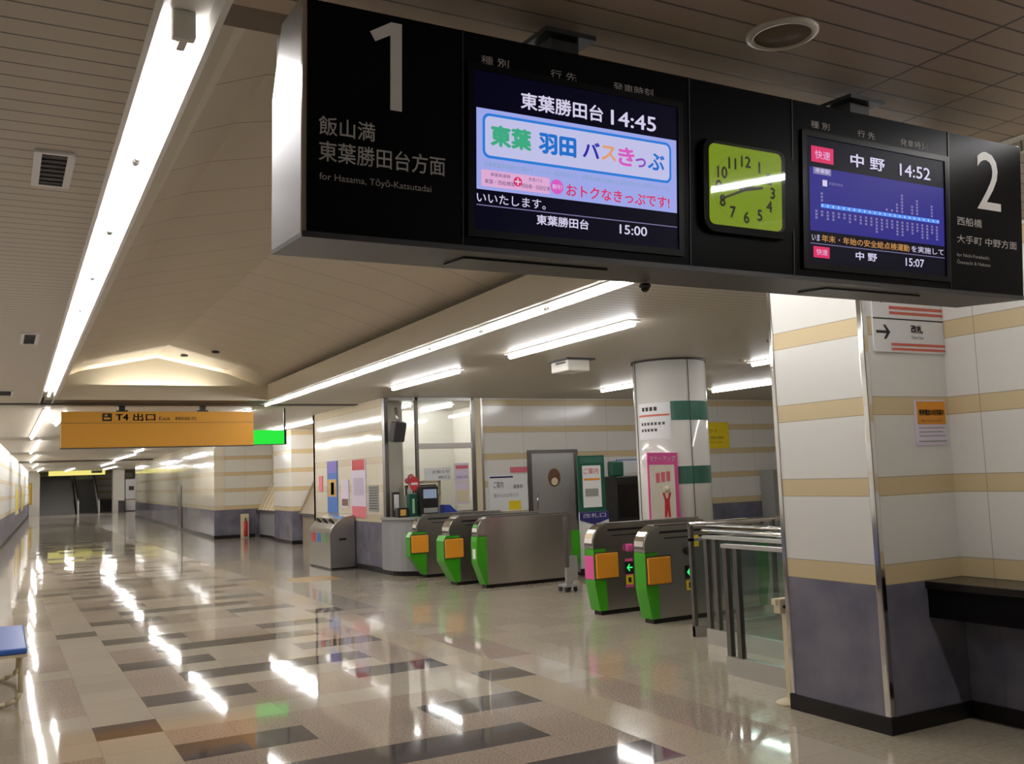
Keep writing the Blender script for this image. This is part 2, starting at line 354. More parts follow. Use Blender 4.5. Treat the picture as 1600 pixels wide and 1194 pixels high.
# walls
def lw(y): return -1.24+.041*y
def quadwall(p, q, h, th, side, z0=0.):
    (x0, y0), (x1, y1) = p, q; d = Vector((x1-x0, y1-y0)).normalized(); n_ = Vector((-d.y, d.x))*side*th
    return MB().prism([(x0, y0), (x1, y1), (x1+n_.x, y1+n_.y), (x0+n_.x, y0+n_.y)], 'z', z0, h)
struct('wall_left', quadwall((lw(-8), -8), (lw(74), 74), 3.0, .15, 1), M['wall_l'])
struct('baseboard_left', quadwall((lw(-8)+.001, -8), (lw(74)+.001, 74), .1, .012, -1), M['base'])
struct('wall_back', MB().box(-4, 5.5, -8.15, -8, 0, 3.0), M['wall_x'])
struct('wall_right', MB().box(5.35, 5.5, -8, 4.02, 0, 3.0), M['rwall'])
struct('baseboard_right', MB().box(5.335, 5.35, -8, 4.0, 0, .1), M['base'])
pb = MB().box(4.62, 5.62, 4.02, 4.81, 0, 3.0)
for f in pb.bm.faces:
    f.normal_update(); f.material_index = 1 if abs(f.normal.y) > .5 else 0
struct('pillar', pb, [M['pil_y'], M['pil_x']])
struct('baseboard_pillar', MB().box(4.608, 5.63, 4.008, 4.822, 0, .1), M['base'])
struct('trim_9', MB().box(4.612, 4.655, 4.012, 4.055, .1, 3.0, .006), M['chrome']); struct('trim_10', MB().box(4.612, 4.65, 4.78, 4.818, .1, 3.0, .006), M['chrome'])
struct('wall_hall_front', MB().box(5.62, 18, 4.5, 4.65, 0, 3.0), M['wall_x'])
struct('wall_hall_right', MB().box(17, 17.15, 4.6, 15.4, 0, 3.0), M['wall_y'])
# hall rear wall with door and booth
YB = 15.3
struct('wall_hall_back', MB().box(7.62, 8.54, YB, YB+.12, 0, 3.0).box(9.62, 17, YB, YB+.12, 0, 3.0).box(8.54, 9.62, YB, YB+.12, 2.04, 3.0), M['wall_x'])
struct('baseboard_hall', MB().box(7.62, 8.54, YB-.012, YB, 0, .1).box(9.62, 17, YB-.012, YB, 0, .1), M['base'])
struct('wall_booth', MB().box(5.8, 5.92, 15.5, 19.6, 0, 3.0).box(5.8, 8.4, 19.48, 19.6, 0, 3.0), M['wall_glossy'])
struct('baseboard_booth', MB().box(5.788, 5.8, 15.5, 19.6, 0, .1), M['base'])
struct('wall_booth_added_panel', MB().box(5.93, 6.5, 16.3, 16.36, 0, 3.0), M['white'])  # white panel added behind the corner glass to make the bay pale
struct('wall_booth_inner', MB().box(5.92, 8.5, 18.2, 18.3, 0, 3.0).box(8.4, 8.5, YB+.12, 18.2, 0, 3.0), M['white'])
# long wall of the far passage, its end block facing the hall
fx = lambda y: 5.69+.039*(y-29.6)
struct('wall_passage', quadwall((fx(29.6), 29.6), (fx(58), 58), 3.0, .3, -1), M['wall_glossy'])
struct('wall_passage_end', MB().box(5.99, 8.4, 29.6, 29.9, 0, 3.0), M['wall_x'])
struct('baseboard_passage', quadwall((fx(29.6)-.001, 29.6), (fx(58)-.001, 58), .1, .012, 1).box(5.68, 6.9, 29.585, 29.6, 0, .1), M['base'])
struct('wall_alcove', MB().box(7.47, 7.6, 19.6, 29.6, 0, 3.0), M['tan'])
struct('pillar_passage', MB().box(6.74, 7.45, 24.8, 26.6, 0, 3.0), M['wall_x'])
struct('baseboard_passage_pillar', MB().box(6.73, 7.46, 24.79, 26.61, 0, .1), M['base'])
# far end
struct('wall_end', MB().box(-1, 12, 80, 80.2, 0, 3.0), M['wall_x'])
struct('wall_end_left', MB().box(-2, 2.40, 73.9, 74.1, 0, 3.0), M['white'])
struct('pillar_end', MB().box(7.14, 7.9, 73.6, 74.4, 0, 3.0), M['white'])
struct('wall_end_side', MB().box(9.2, 9.35, 57.9, 80, 0, 3.0).box(6.8, 9.35, 57.9, 58.05, 0, 3.0), M['white'])
struct('ceiling_end', MB().box(-1, 12, 48, 48.25, 2.93, 3.0), M['groove'])

# ================================================================== LAMPS
ORD = ['first', 'second', 'third', 'fourth', 'fifth', 'sixth', 'seventh', 'eighth', 'ninth', 'tenth', 'eleventh', 'twelfth', 'thirteenth', 'fourteenth', 'fifteenth', 'sixteenth']
def lamp_tube(p, q, label, group, r=.016, holder=False, m=None):
    p, q = Vector(p), Vector(q); d = (q-p).normalized(); L = (q-p).length
    t = empty('fluorescent_tube', p, label, 'light tube', group)
    a, b = d*.04, d*(L-.04)
    MB().tube(a, b, r, 10).build('lamp_tube', m or G['tube'], t)
    for e0, e1 in ((Vector(), a), (b, d*L)): MB().tube(e0, e1, r*1.02, 10).build('end_cap', M['alu'], t)
    if holder: MB().box(-.035, .035, -.04, .0, -.02, .07, .005).box(-.012, .012, -.04, .05, -.026, -.014).build('lamp_holder', M['white'], t)
    return t
def row1x(y): return .485+.0104*(y-3)
y = 2.98
for i in range(10):
    lamp_tube((row1x(y), y, 3.005), (row1x(y+1.24), y+1.24, 3.005), f'{ORD[i]} white tube from the near end of the left ceiling channel', 'tubes in the left ceiling channel', holder=(i == 0)); y += 1.255
ROW2 = [-2.9, -1.63, -.36, .91] + [3.0+1.265*i for i in range(11)]
for i, y in enumerate(ROW2):
    x = 4.03 + .0095*(y-5.8)
    lamp_tube((x, y, 2.985), (x+.012, y+1.24, 2.985), (f'{ORD[i]} white tube of the right ceiling channel in front of the departure board' if i < 4 else f'{ORD[i-4]} white tube of the right ceiling channel hidden behind the departure board' if i < 6 else f'{ORD[i-6]} white tube showing past the departure board in the channel right of the ceiling coffer'), 'tubes in the right ceiling channel')
def ceiling_light(x, y0, y1, label, group='ceiling lights over the ticket hall', nt=2, z=3.0, dx=0.):
    t = empty('ceiling_light', (x, y0, z), label, 'ceiling light', group); L = y1-y0
    MB().box(-.07, .07, 0, L, -.012, 0).build('housing', M['white'], t)
    for i in range(nt):
        MB().tube((0, L*i/nt+.03, -.035), (0, L*(i+1)/nt-.03, -.035), .027, 10).build('lamp_tube', G['fixture'], t)
    return t
ceiling_light(5.2, 7.15, 9.65, 'twin tube ceiling light nearest the departure board, left of the white ceiling box')
ceiling_light(5.24, 11.1, 13.5, 'twin tube ceiling light in front of the staff booth')
ceiling_light(9.0, 10.9, 13.45, 'twin tube ceiling light half hidden behind the round column')
ceiling_light(11.3, 10.8, 13.3, 'long ceiling light right of the round column')
ceiling_light(8.95, 7.2, 9.7, 'ceiling light cut off by the big square pillar, upper right')
ceiling_light(6.24, 21.1, 25.2, 'tube light on the ceiling right of the green sign', 'ceiling lights beyond the hanging signs', 3)
far = [(17.8, 27., .62, 7), (28.8, 37.3, .86, 6), (39.7, 48., 1.14, 6), (52., 59.3, 1.53, 5)]
for i, (a, b, x, n_) in enumerate(far):
    ceiling_light(x+.08, a, b, f'{ORD[i]} line of tubes in the far left passage row beyond the ceiling slot', 'far left row of ceiling lights', n_)
for i, (a, b, x) in enumerate([(18.0, 24.5, 4.12), (27., 33., 4.3), (35.9, 38.2, 4.47), (40.5, 49, 4.75), (52, 59, 5.1)]):
    ceiling_light(x, a, b, f'{ORD[i]} line of tubes in the passage row that passes behind the ochre sign', 'far right row of ceiling lights', 4)
ceiling_light(1.0, 18.5, 21.6, 'short light peeking out left of the ochre hanging sign', 'ceiling lights beyond the hanging signs')
ceiling_light(2.2, 61.3, 70, 'small ceiling light at the far end of the passage', 'ceiling lights beyond the hanging signs')
ceiling_light(4.0, 64, 72.5, 'ceiling light just before the far yellow sign', 'ceiling lights beyond the hanging signs', 4)
ceiling_light(6.2, 62, 70, 'small ceiling light above the far escalator', 'ceiling lights beyond the hanging signs')
lamp_t = empty('cove_lamp', (2.27, 16.28, 3.05), 'hidden lamp glowing behind the ledge at the gable end of the ceiling', 'cove light')
MB().tube((-.8, 0, 0), (.8, 0, 0), .016, 8).build('lamp_tube', G['cove'], lamp_t)
lamp_t = empty('cove_lamp', (2.27, 16.75, 3.35), 'hidden lamp glowing along the ceiling behind the gable panel', 'cove light')
MB().tube((-1.0, 0, 0), (1.0, 0, 0), .016, 8).build('lamp_tube', G['cove'], lamp_t)
ceiling_light(6.75, 16.5, 18.0, 'left one of two unseen lights added inside the glazed staff booth', 'added lights inside the staff booth', 2)  # unseen pair of lights, added to brighten the booth interior
ceiling_light(7.6, 16.5, 18.0, 'right one of two unseen lights added inside the glazed staff booth', 'added lights inside the staff booth', 2)

# ================================================================== DEPARTURE BOARD
T4 = math.radians(4)
bd = empty('departure_board', (.672, 2.35, 2.24), 'long black hanging departure board with two screens, clock and platform numbers 1 and 2', 'departure board', rot=(T4, 0, 0))
BW, BH, BD = 2.962, .612, .30
MB().box(.012, BW-.012, .004, BD, 0, BH).build('case', M['board'], bd)
cap = [(0, 0), (BD, 0), (BD, .43), (.20, BH+.004), (0, BH+.004)]
tag(MB().prism(cap, 'x', 0, .02).build('end_panel', M['endcap'], bd), 'brushed metal end panel')
MB().prism(cap, 'x', BW-.02, BW).build('end_panel', M['endcap'], bd)
tag(MB().box(0, .012, -.006, .004, 0, BH+.004).build('edge_trim', M['chrome'], bd), 'shiny metal edge strip')
MB().box(.014, BW, -.006, .004, .004, BH).build('face_panel', M['face'], bd)
MB().box(0, BW, -.008, .0, -.012, .004).box(0, BW, 0, BD, -.012, -.001).build('bottom_trim', mat('board_underside', (.06, .058, .06), .42, .7), bd)
for x in (.5, 1.95): MB().box(x, x+.5, .08, .22, -.018, -.012).build('service_hatch', M['board'], bd)
for x in (.86, 2.16):
    MB().box(x-.05, x+.05, .10, .20, BH, BH+.085).box(x-.09, x+.09, .06, .24, BH+.085, BH+.10).build('hanging_bracket', M['black'], bd)
D0 = -.0075
def bl_text(s, box, m=M['letter'], bold=.0, depth=D0, par=None): return lettering(s, box, m, par or bd, 'xz', depth, bold)
# numeral 1 as a drawn glyph
MB().prism([(.241, .352), (.274, .352), (.274, .592), (.243, .592), (.183, .556), (.198, .532), (.241, .556)], 'y', D0-.001, D0).build('platform_numeral', M['letter'], bd)
bl_text('2', (2.685, .333, 2.829, .563)).name = 'platform_numeral'
bl_text('飯山満', (.044, .259, .198, .309), bold=.008); bl_text('東葉勝田台方面', (.044, .190, .403, .244), bold=.008); bl_text('for Hasama, Tōyō-Katsutadai', (.046, .136, .361, .160), M['letter_dim'])
for a in (.0, 1.2815):
    s_ = 1. if a == 0 else .97
    bl_text('種 別', (.514+a, .527, .604+a, .552), M['letter'], .004); bl_text('行 先', (.744+a, .526, .834+a, .551), M['letter'], .004); bl_text('発車時刻', (.967+a, .524, 1.118+a, .550), M['letter'], .004)
bl_text('西船橋', (2.561, .257, 2.709, .290), bold=.008); bl_text('大手町 中野方面', (2.558, .188, 2.924, .220), bold=.008)
bl_text('for Nishi-Funabashi,', (2.556, .133, 2.752, .148), M['letter_dim']); bl_text('Ōtemachi & Nakano', (2.556, .107, 2.756, .124), M['letter_dim'])
# ---- screen one
def bezel(u0_, v0_, u1_, v1_, w):
    return MB().box(u0_-w, u1_+w, -.016, -.007, v0_-w, v0_).box(u0_-w, u1_+w, -.016, -.007, v1_, v1_+w).box(u0_-w, u0_, -.016, -.007, v0_, v1_).box(u1_, u1_+w, -.016, -.007, v0_, v1_)
s1 = MB().box(.490, 1.209, -.012, -.0065, .05, .505).build('display_screen', G['sc_bg'], bd)
tag(s1, 'left screen with the pale blue banner')
bezel(.490, .05, 1.209, .505, .02).build('screen_bezel', mat('gloss_black', (.005, .005, .005), .3, spec=.12), s1)
E0 = -.0125
def sc(name, u0_, v0_, u1_, v1_, m, par, d=E0): return MB().box(u0_, u1_, d-.0002, d, v0_, v1_).build(name, m, par)
def st(s, box, m, par, bold=.012, d=E0-.0018): return lettering(s, box, m, par, 'xz', d, bold)
st('東葉勝田台', (.639, .415, .925, .465), G['sc_white'], s1, .02); st('14:45', (.953, .413, 1.123, .460), G['sc_white'], s1, .012)
sc('banner', .497, .166, 1.203, .398, G['sc_ban'], s1)
b_ = MB().prism(rrect(.516, .257, 1.182, .386, .022), 'y', E0-.0006, E0-.0004).build('banner_frame', G['sc_frame'], s1)
MB().prism(rrect(.524, .265, 1.174, .378, .016), 'y', E0-.0010, E0-.0008).build('banner_field', G['sc_ban2'], s1)
st('東葉', (.540, .293, .675, .356), G['sc_green'], s1, .045); st('羽田', (.698, .293, .828, .354), G['sc_azure'], s1, .045)
st('バ', (.850, .300, .912, .350), G['sc_navy'], s1, .03); st('ス', (.916, .300, .972, .346), G['sc_orange'], s1, .03); st('き', (.978, .292, 1.040, .350), G['sc_mag'], s1, .03); st('っ', (1.043, .294, 1.083, .324), G['sc_vio'], s1, .03); st('ぶ', (1.090, .292, 1.155, .346), G['sc_azure'], s1, .03)
st('京葉東葉高速線から東京モノレールへ羽田空港まで、東葉高速線の沿線から羽田空港までが便利でおトクな', (.520, .232, 1.170, .246), G['sc_sky'], s1, 0)
sc('pink_panel', .512, .176, .735, .223, G['sc_pink'], s1, E0-.0004)
st('東葉高速線', (.540, .206, .604, .217), G['sc_dk'], s1, 0); st('東葉・西船橋間', (.522, .184, .618, .197), G['sc_dk'], s1, 0); st('京成バス', (.664, .206, .710, .217), G['sc_dk'], s1, 0); st('西船橋・羽田空港', (.640, .184, .735, .197), G['sc_dk'], s1, 0)
for cx, r_ in ((.629, .014), (.760, .022)):
    MB().prism([(cx+r_*math.cos(t*PI/12), .200+r_*math.sin(t*PI/12)) for t in range(24)], 'y', E0-.0012, E0-.0008).build('round_mark', G['sc_mag'] if r_ > .02 else G['sc_red'], s1)
st('割引', (.744, .193, .776, .207), G['sc_white'], s1, .01); sc('plus_mark', .619, .198, .639, .202, G['sc_white'], s1, E0-.0014); sc('plus_mark', .627, .190, .631, .210, G['sc_white'], s1, E0-.0014)
st('おトクなきっぷです!', (.792, .177, 1.173, .213), G['sc_red'], s1, .02)
st('いいたします。', (.497, .128, .721, .156), G['sc_white'], s1, .005)
sc('rule', .497, .120, 1.203, .1225, G['sc_grey'], s1)
st('東葉勝田台', (.690, .082, .870, .112), G['sc_white'], s1, .02); st('15:00', (.982, .081, 1.085, .110), G['sc_white'], s1, .012)
# ---- clock
ck = MB().prism(rrect(1.300, .118, 1.690, .428, .05), 'y', -.028, -.006).build('clock', M['face'], bd)
MB().prism(rrect(1.322, .142, 1.632, .404, .022), 'y', -.031, -.028).build('clock_dial', G['dial'], ck)
cu, cv = 1.474, .268
nb = MB(); ticks = MB()
for h in range(1, 13):
    a = PI/2-h*PI/6; rx, rz = .116, .092
    me = text_mesh(str(h), .03); w = max(v.co.x for v in me.vertices)-min(v.co.x for v in me.vertices); x0_ = min(v.co.x for v in me.vertices)
    k = .052; base_i = len(nb.bm.verts)
    vs = [nb.bm.verts.new((cu+rx*math.cos(a)+(v.co.x-x0_-w/2)*k, -.0325, cv+rz*math.sin(a)+(v.co.y-.36)*k*1.0)) for v in me.vertices]
    for p_ in me.polygons:
        try: nb.bm.faces.new([vs[i] for i in p_.vertices])
        except ValueError: pass
    bpy.data.meshes.remove(me)
for t in range(60):
    a = t*PI/30; R_ = .139 if t % 5 else .142
    ticks.box(cu+R_*math.cos(a)-.0012, cu+R_*math.cos(a)+.0012, -.0322, -.0318, cv+.115*math.sin(a)-.0012, cv+.115*math.sin(a)+.0012)
nb.build('clock_numerals', M['ink'], ck); ticks.build('minute_marks', M['ink'], ck)
def hand(ang, L, w, name, d):
    c_, s_ = math.cos(ang), math.sin(ang); pts = [(-.03, -w), (-.03, w), (L, w*.6), (L, -w*.6)]
    MB().prism([(cu+p*c_-q*s_, cv+p*s_+q*c_) for p, q in pts], 'y', d-.0015, d).build(name, M['ink'], ck)
hand(math.atan2(-.042, -.104), .118, .005, 'minute_hand', -.0335); hand(math.atan2(.010, .062), .072, .007, 'hour_hand', -.0330)
MB().prism(rrect(1.318, .138, 1.636, .408, .024), 'y', -.040, -.038).build('clock_cover', M['clock_glass'], ck, rot=(.011, 0, 0))
# ---- screen two
s2 = MB().box(1.765, 2.485, -.012, -.0065, .05, .492).build('display_screen', G['sc_bg'], bd)
tag(s2, 'right screen with the dark blue line map')
bezel(1.765, .05, 2.485, .492, .02).build('screen_bezel', MATS['gloss_black'], s2)
sc('service_box', 1.790, .406, 1.897, .462, G['sc_red'], s2); st('快速', (1.806, .418, 1.880, .448), G['sc_pink'], s2, .012)
st('中 野', (1.979, .411, 2.156, .459), G['sc_white'], s2, .02); st('14:52', (2.235, .408, 2.403, .454), G['sc_white'], s2, .012)
sc('map_field', 1.780, .165, 2.478, .388, G['sc_blue'], s2)
sc('map_title', 1.798, .364, 1.884, .388, G['sc_grey'], s2, E0-.0004); st('停車駅', (1.806, .368, 1.876, .385), G['sc_white'], s2, .01)
st('🚉', (1.842, .325, 1.868, .347), G['sc_white'], s2, 0) if False else sc('map_icon', 1.842, .325, 1.864, .347, G['sc_white'], s2, E0-.0004)
st('東葉高速線', (1.872, .332, 1.94, .342), G['sc_grey'], s2, 0)
sc('route_line', 1.832, .249, 2.450, .263, G['sc_line'], s2, E0-.0005)
for i in range(24):
    rb = MB(); u = 1.805+.0272*i; n_ = random.choice((3, 4, 4, 5, 5)) if i > 9 else random.choice((2, 3, 3))
    for j in range(n_): rb.box(u, u+.010, E0-.0008, E0-.0005, .238-.0115*j-.008, .238-.0115*j)
    if i in (1, 13, 14, 15, 16, 18, 19, 22):
        for j in range({1: 3, 15: 3, 16: 6, 18: 3, 19: 5, 22: 4}.get(i, 1)): rb.box(u, u+.010, E0-.0008, E0-.0005, .270+.012*j, .278+.012*j)
    rb.build('station_name', G['sc_grey'], s2)
dots = MB()
for i in range(24): dots.box(1.836+.0262*i, 1.842+.0262*i, E0-.0010, E0-.0007, .252, .260)
dots.build('station_dots', G['sc_white'], s2)
st('いま', (1.786, .129, 1.824, .153), G['sc_white'], s2, .005); st('年末・年始の安全総点検運動', (1.832, .128, 2.280, .154), G['sc_amber'], s2, .012); st('を実施して', (2.290, .129, 2.470, .153), G['sc_white'], s2, .005)
sc('rule', 1.780, .119, 2.478, .1215, G['sc_grey'], s2)
sc('service_box', 1.794, .072, 1.871, .111, G['sc_red'], s2); st('快速', (1.806, .081, 1.860, .102), G['sc_pink'], s2, .01)
st('中 野', (1.998, .078, 2.107, .108), G['sc_white'], s2, .02); st('15:07', (2.258, .075, 2.359, .105), G['sc_white'], s2, .012)
for u in (.455, 1.2585, 1.705, 2.515): MB().box(u, u+.0035, -.009, -.006, .0, BH).build('panel_joint', M['board'], bd)
dc = empty('dome_camera', (1.955, 2.62, 2.240), 'small dark dome camera under the departure board', 'camera')
MB().lathe((0, 0, 0), [(.018, .0), (.021, -.008), (.018, -.014)], 20).build('mount', M['dgrey'], dc); MB().ball((0, 0, -.012), .017, 14).build('dome', mat('smoked_dome', (.01, .01, .01), .08), dc)

# ================================================================== CEILING FITTINGS
def vent(x0, x1, y0, y1, label):
    t = empty('air_vent', ((x0+x1)/2, (y0+y1)/2, 3.0), label, 'vent', 'square air vents in the slatted ceiling'); w, d = (x1-x0)/2, (y1-y0)/2
    MB().box(-w-.03, w+.02, -d-.02, -d, -.014, 0).box(-w-.03, w+.03, d, d+.03, -.014, 0).box(-w-.03, -w, -d, d, -.014, 0).box(w, w+.03, -d, d, -.014, 0).build('vent_frame', M['alu'], t)
    b = MB().box(-w, w, -d, d, -.004, 0)
    for i in range(7): b.box(-w, w, -d+(2*d)*(i+.5)/7-.008, -d+(2*d)*(i+.5)/7+.008, -.010, -.004)
    b.build('grille', M['dgrey'], t)
vent(.135, .232, 4.24, 4.68, 'larger nearer air vent with a dark grille in the left ceiling'); vent(.175, .265, 9.3, 9.9, 'smaller farther air vent in the left ceiling'); vent(-.02, .12, 14.6, 15.3, 'farthest air vent at the left edge of the slatted ceiling')
sp = empty('ceiling_speaker', (2.225, 2.173, 3.0), 'round ceiling speaker above the departure board', 'speaker')
MB().lathe((0, 0, 0), [(.115, 0), (.115, -.006), (.10, -.014), (.093, -.014), (.09, -.006)], 40).build('rim', M['lip'], sp); MB().lathe((0, 0, -.006), [(.09, 0), (.085, -.004), (.001, -.006)], 40).build('grille', mat('speaker_grille', rgb(120, 104, 84), .7), sp)
pj = empty('ceiling_unit', (6.25, 10.0, 3.0), 'white box unit fixed under the ceiling before the round column', 'ceiling unit')
MB().box(-.16, .16, -.2, .2, -.155, -.02, .012).build('housing', M['white'], pj); MB().box(-.19, .22, -.24, .24, -.02, 0).build('mounting_plate', M['dgrey'], pj); MB().box(-.163, -.16, -.15, .08, -.06, -.035).build('grille', M['dgrey'], pj)
for i, (x, y) in enumerate(((7.6, 7.9), (8.6, 9.5), (2.9, 14.9), (2.6, 15.9))):
    if i < 2: tag(MB().lathe((x, y, 3.0), [(.05, 0), (.05, -.015), (.03, -.03)], 16).build('smoke_detector', M['taupe']), ('small round smoke detector on the ceiling near the square pillar', 'small round smoke detector on the ceiling right of the round column')[i], 'detector', 'ceiling detectors')
    else: tag(MB().lathe((x, y, 3.8-(x-2.27)*.21-.008), [(.06, 0), (.06, -.02), (.03, -.03)], 16).build('smoke_detector', M['dgrey']), ('dark detector on the right slope of the ceiling coffer', 'dark detector beside the ridge at the gable end')[i-2], 'detector', 'ceiling detectors')

# ================================================================== HANGING SIGNS
ys = empty('exit_sign', (.87, 17.15, 2.30), 'wide ochre hanging exit sign across the passage', 'hanging sign')
MB().box(0, 3.12, 0, .18, 0, .60, .006).build('sign_panel', M['ochre'], ys)
MB().box(0, 3.12, -.003, 0, .405, .412).build('panel_seam', M['brown'], ys); MB().box(-.01, 3.13, -.005, .185, -.012, 0).build('bottom_trim', M['dgrey'], ys)
for x in (.93, 2.25): MB().box(x-.05, x+.05, .04, .14, .6, .70).box(x-.09, x+.09, .02, .16, .6, .625).build('hanging_bracket', M['black'], ys)
lettering('T4', (.83, .45, 1.03, .56), M['ink'], ys, 'xz', -.004, .02); lettering('出口', (1.10, .44, 1.46, .57), M['ink'], ys, 'xz', -.004, .02); lettering('Exit', (1.52, .45, 1.7, .51), M['ink'], ys, 'xz', -.004, 0); lettering('東葉高速線 改札', (1.78, .45, 2.14, .51), M['ink'], ys, 'xz', -.004, 0)
MB().box(.62, .77, -.005, -.003, .44, .57).build('pictogram', M['ink'], ys); MB().box(.645, .745, -.007, -.005, .47, .50).box(.66, .70, -.007, -.005, .52, .55).build('pictogram_detail', M['ochre'], ys)
gs = empty('emergency_sign', (4.06, 17.6, 2.33), 'bright green hanging sign right of the ochre exit sign', 'hanging sign')
MB().box(0, .60, 0, .08, 0, .26).build('sign_panel', G['green_sign'], gs); MB().box(.60, .64, -.005, .085, -.01, .27).box(0, .6, -.005, .085, -.012, 0).build('frame', M['black'], gs); MB().box(.605, .635, .03, .06, .27, .67).build('hanging_rod', M['black'], gs)
fy = empty('exit_sign', (2.96, 73.0, 2.68), 'long glowing yellow sign far away above the escalator', 'hanging sign')
MB().box(0, 3.6, 0, .2, 0, .42).build('sign_panel', G['far_yellow'], fy); MB().box(2.7, 3.4, -.02, 0, .12, .3).build('dark_print', M['dgrey'], fy)
for x in (.8, 2.9): MB().tube((x, .1, .42), (x, .1, .32+.0), .02, 8).build('hanging_rod', M['black'], fy)

# ================================================================== TICKET GATES
def arc_front(x, z0, z1, r, n=6):                   # quarter round from (x,z1-r) up to (x+r,z1)
    return [(x+r-r*math.cos(t*PI/2/n), z1-r+r*math.sin(t*PI/2/n)) for t in range(n+1)]
def gate(x, y, label, orange=True, sign=None, pinkfront=False, bulge=False, L=1.70, T=.18, drop=.06, nose=0., gw=.15):
    g = empty('ticket_gate', (x, y, 0), label, 'ticket gate', 'ticket gates in a row')
    # lower body in steel, between the two green noses
    MB().box(gw, L-gw, 0, T, .05, .74).build('lower_body', M['steel'], g)
    up_ = [(0, .74)] + arc_front(0, .74, 1.0, .2) + [(L-p, z) for p, z in arc_front(0, .74, 1.0, .2)[::-1]] + [(L, .74)]
    MB().prism(up_, 'y', -.004, T+.004).build('upper_body', M['steel'], g)
    for s in (0, 1):
        pf = [(-nose*.6, .735), (-nose, .66), (-nose, .36), (drop, .05), (gw+.01, .05), (gw+.01, .735)]
        if s: pf = [(L-a, b) for a, b in pf]
        MB().prism(pf, 'y', -.006, T+.006).build('nose_cover', M['green'], g)
    MB().box(drop+.03, L-drop-.03, .015, T-.015, 0, .05).build('plinth', M['base'], g)
    ar = arc_front(-.008, .74, 1.008, .208)
    inn = [(p+.010, z-.010) for p, z in ar]
    tag(MB().prism([(-.008, .77)] + ar + inn[::-1] + [(.003, .77)], 'y', .012, T-.012).build('front_cap', M['chrome'], g), 'bright chrome curved cap')
    MB().box(.16, L-.16, .02, T-.02, .998, 1.016, .005).build('top_plate', M['steel_d'], g)
    MB().box(.20, L-.22, -.007, -.003, .925, .950).box(.26, L-.3, -.007, -.003, .868, .880).build('slot', M['black'], g)
    if orange:
        MB().box(-nose+.005, .335-nose, -.012, -.005, .395, .700, .003).build('reader_frame', M['steel_d'], g)
        MB().box(-nose+.015, .315-nose, -.036, -.010, .408, .686, .012).build('reader_panel', M['orange'], g)
    if pinkfront:
        MB().box(-nose-.004, -nose-.001, .0, T, .40, .66).build('front_poster', M['pink'], g)
    if sign is not None:
        u = sign
        MB().box(u-.055, u+.055, -.012, -.004, .43, .57).build('arrow_lamp', M['black'], g)
        MB().prism([(u-.04, .5), (u, .545), (u+.004, .525), (u-.014, .508), (u+.04, .508), (u+.04, .492), (u-.014, .492), (u+.004, .475), (u, .455)], 'y', -.014, -.012).build('green_arrow', G['arrow'], g)
        c_ = MB().box(u-.05, u+.05, -.008, -.004, .31, .415).build('yellow_notice', M['yellow'], g)
        MB().box(u-.02, u+.02, -.010, -.008, .335, .39).build('notice_mark', M['ink'], c_)
        MB().box(u-.05, u+.05, -.05, -.004, .68, .77, .02).build('card_reader', M['pink'] if pinkfront else M['black'], g)
        if not pinkfront: MB().box(u+.06, u+.13, -.03, -.004, .76, .88, .006).build('yellow_unit', M['yellow'], g)
        else: MB().box(u-.05, u+.05, -.007, -.004, .28, .60).build('pink_notice', M['pink'], g)
    if bulge:
        n_ = 14; pts = [(gw+.01+(L-2*gw-.02)*i/n_, -.006-.04*math.sin(PI*i/n_)) for i in range(n_+1)]
        MB().prism(pts + [(L-gw-.01, 0), (gw+.01, 0)], 'z', .055, .985).build('side_panel', M['steel'], g)
        MB().box(-nose-.003, -nose, .04, .13, .42, .56).build('front_sticker', M['paper'], g)
        MB().box(L-.20, L-.06, -.03, -.006, .0, .36, .004).build('end_panel', M['grey'], g)
    return g
gate(5.93, 8.19, 'nearest ticket gate, green front and orange reader panel, beside the glass fence', sign=.575)
gate(5.86, 9.06, 'ticket gate with a pink front poster, second from the glass fence', sign=.475, pinkfront=True)
gate(6.02, 12.32, 'ticket gate with a plain bulging steel side and no orange panel', orange=False, bulge=True, drop=.10, nose=.02, gw=.13)
gate(5.88, 12.98, 'ticket gate with orange panel, left neighbour of the plain steel sided gate', drop=.08, T=.26, nose=.10)
gate(5.92, 14.34, 'ticket gate against the curved staff counter, orange panel on its side', drop=.12, T=.17, nose=.12)

# ================================================================== STAFF BOOTH
def post(name, x, y, w=.06, d=.06, z1=3.0, z0=.95): return struct(name, MB().box(x-w/2, x+w/2, y-d/2, y+d/2, z0, z1), M['steel_d'])
post('trim_11', 5.83, 15.42, .07, .12); post('trim_12', 6.36, YB, .05); post('trim_13', 7.45, YB, .06); struct('trim_14', MB().box(7.48, 7.62, YB-.02, YB+.1, 0, 3.0), M['cream']); struct('trim_15', MB().box(7.60, 7.64, YB-.03, YB+.0, .1, 3.0), M['steel'])
struct('trim_16', MB().box(6.36, 7.45, YB-.025, YB+.025, 2.10, 2.2).box(5.86, 7.45, YB-.03, YB+.03, 2.95, 3.0), M['steel'])
w1 = tag(MB().box(5.86, 6.335, YB-.004, YB+.004, .99, 2.95).build('window_1', M['glass']), kind='structure')
w2 = tag(MB().box(6.385, 7.42, YB-.004, YB+.004, 2.2, 2.95).build('window_2', M['glass']), kind='structure')
w3 = tag(MB().box(6.385, 7.42, YB-.004, YB+.004, .99, 2.1).build('window_3', M['glass']), kind='structure')
MB().box(6.385, 7.42, YB-.015, YB+.015, .985, 1.01).build('window_frame', M['steel'], w3)
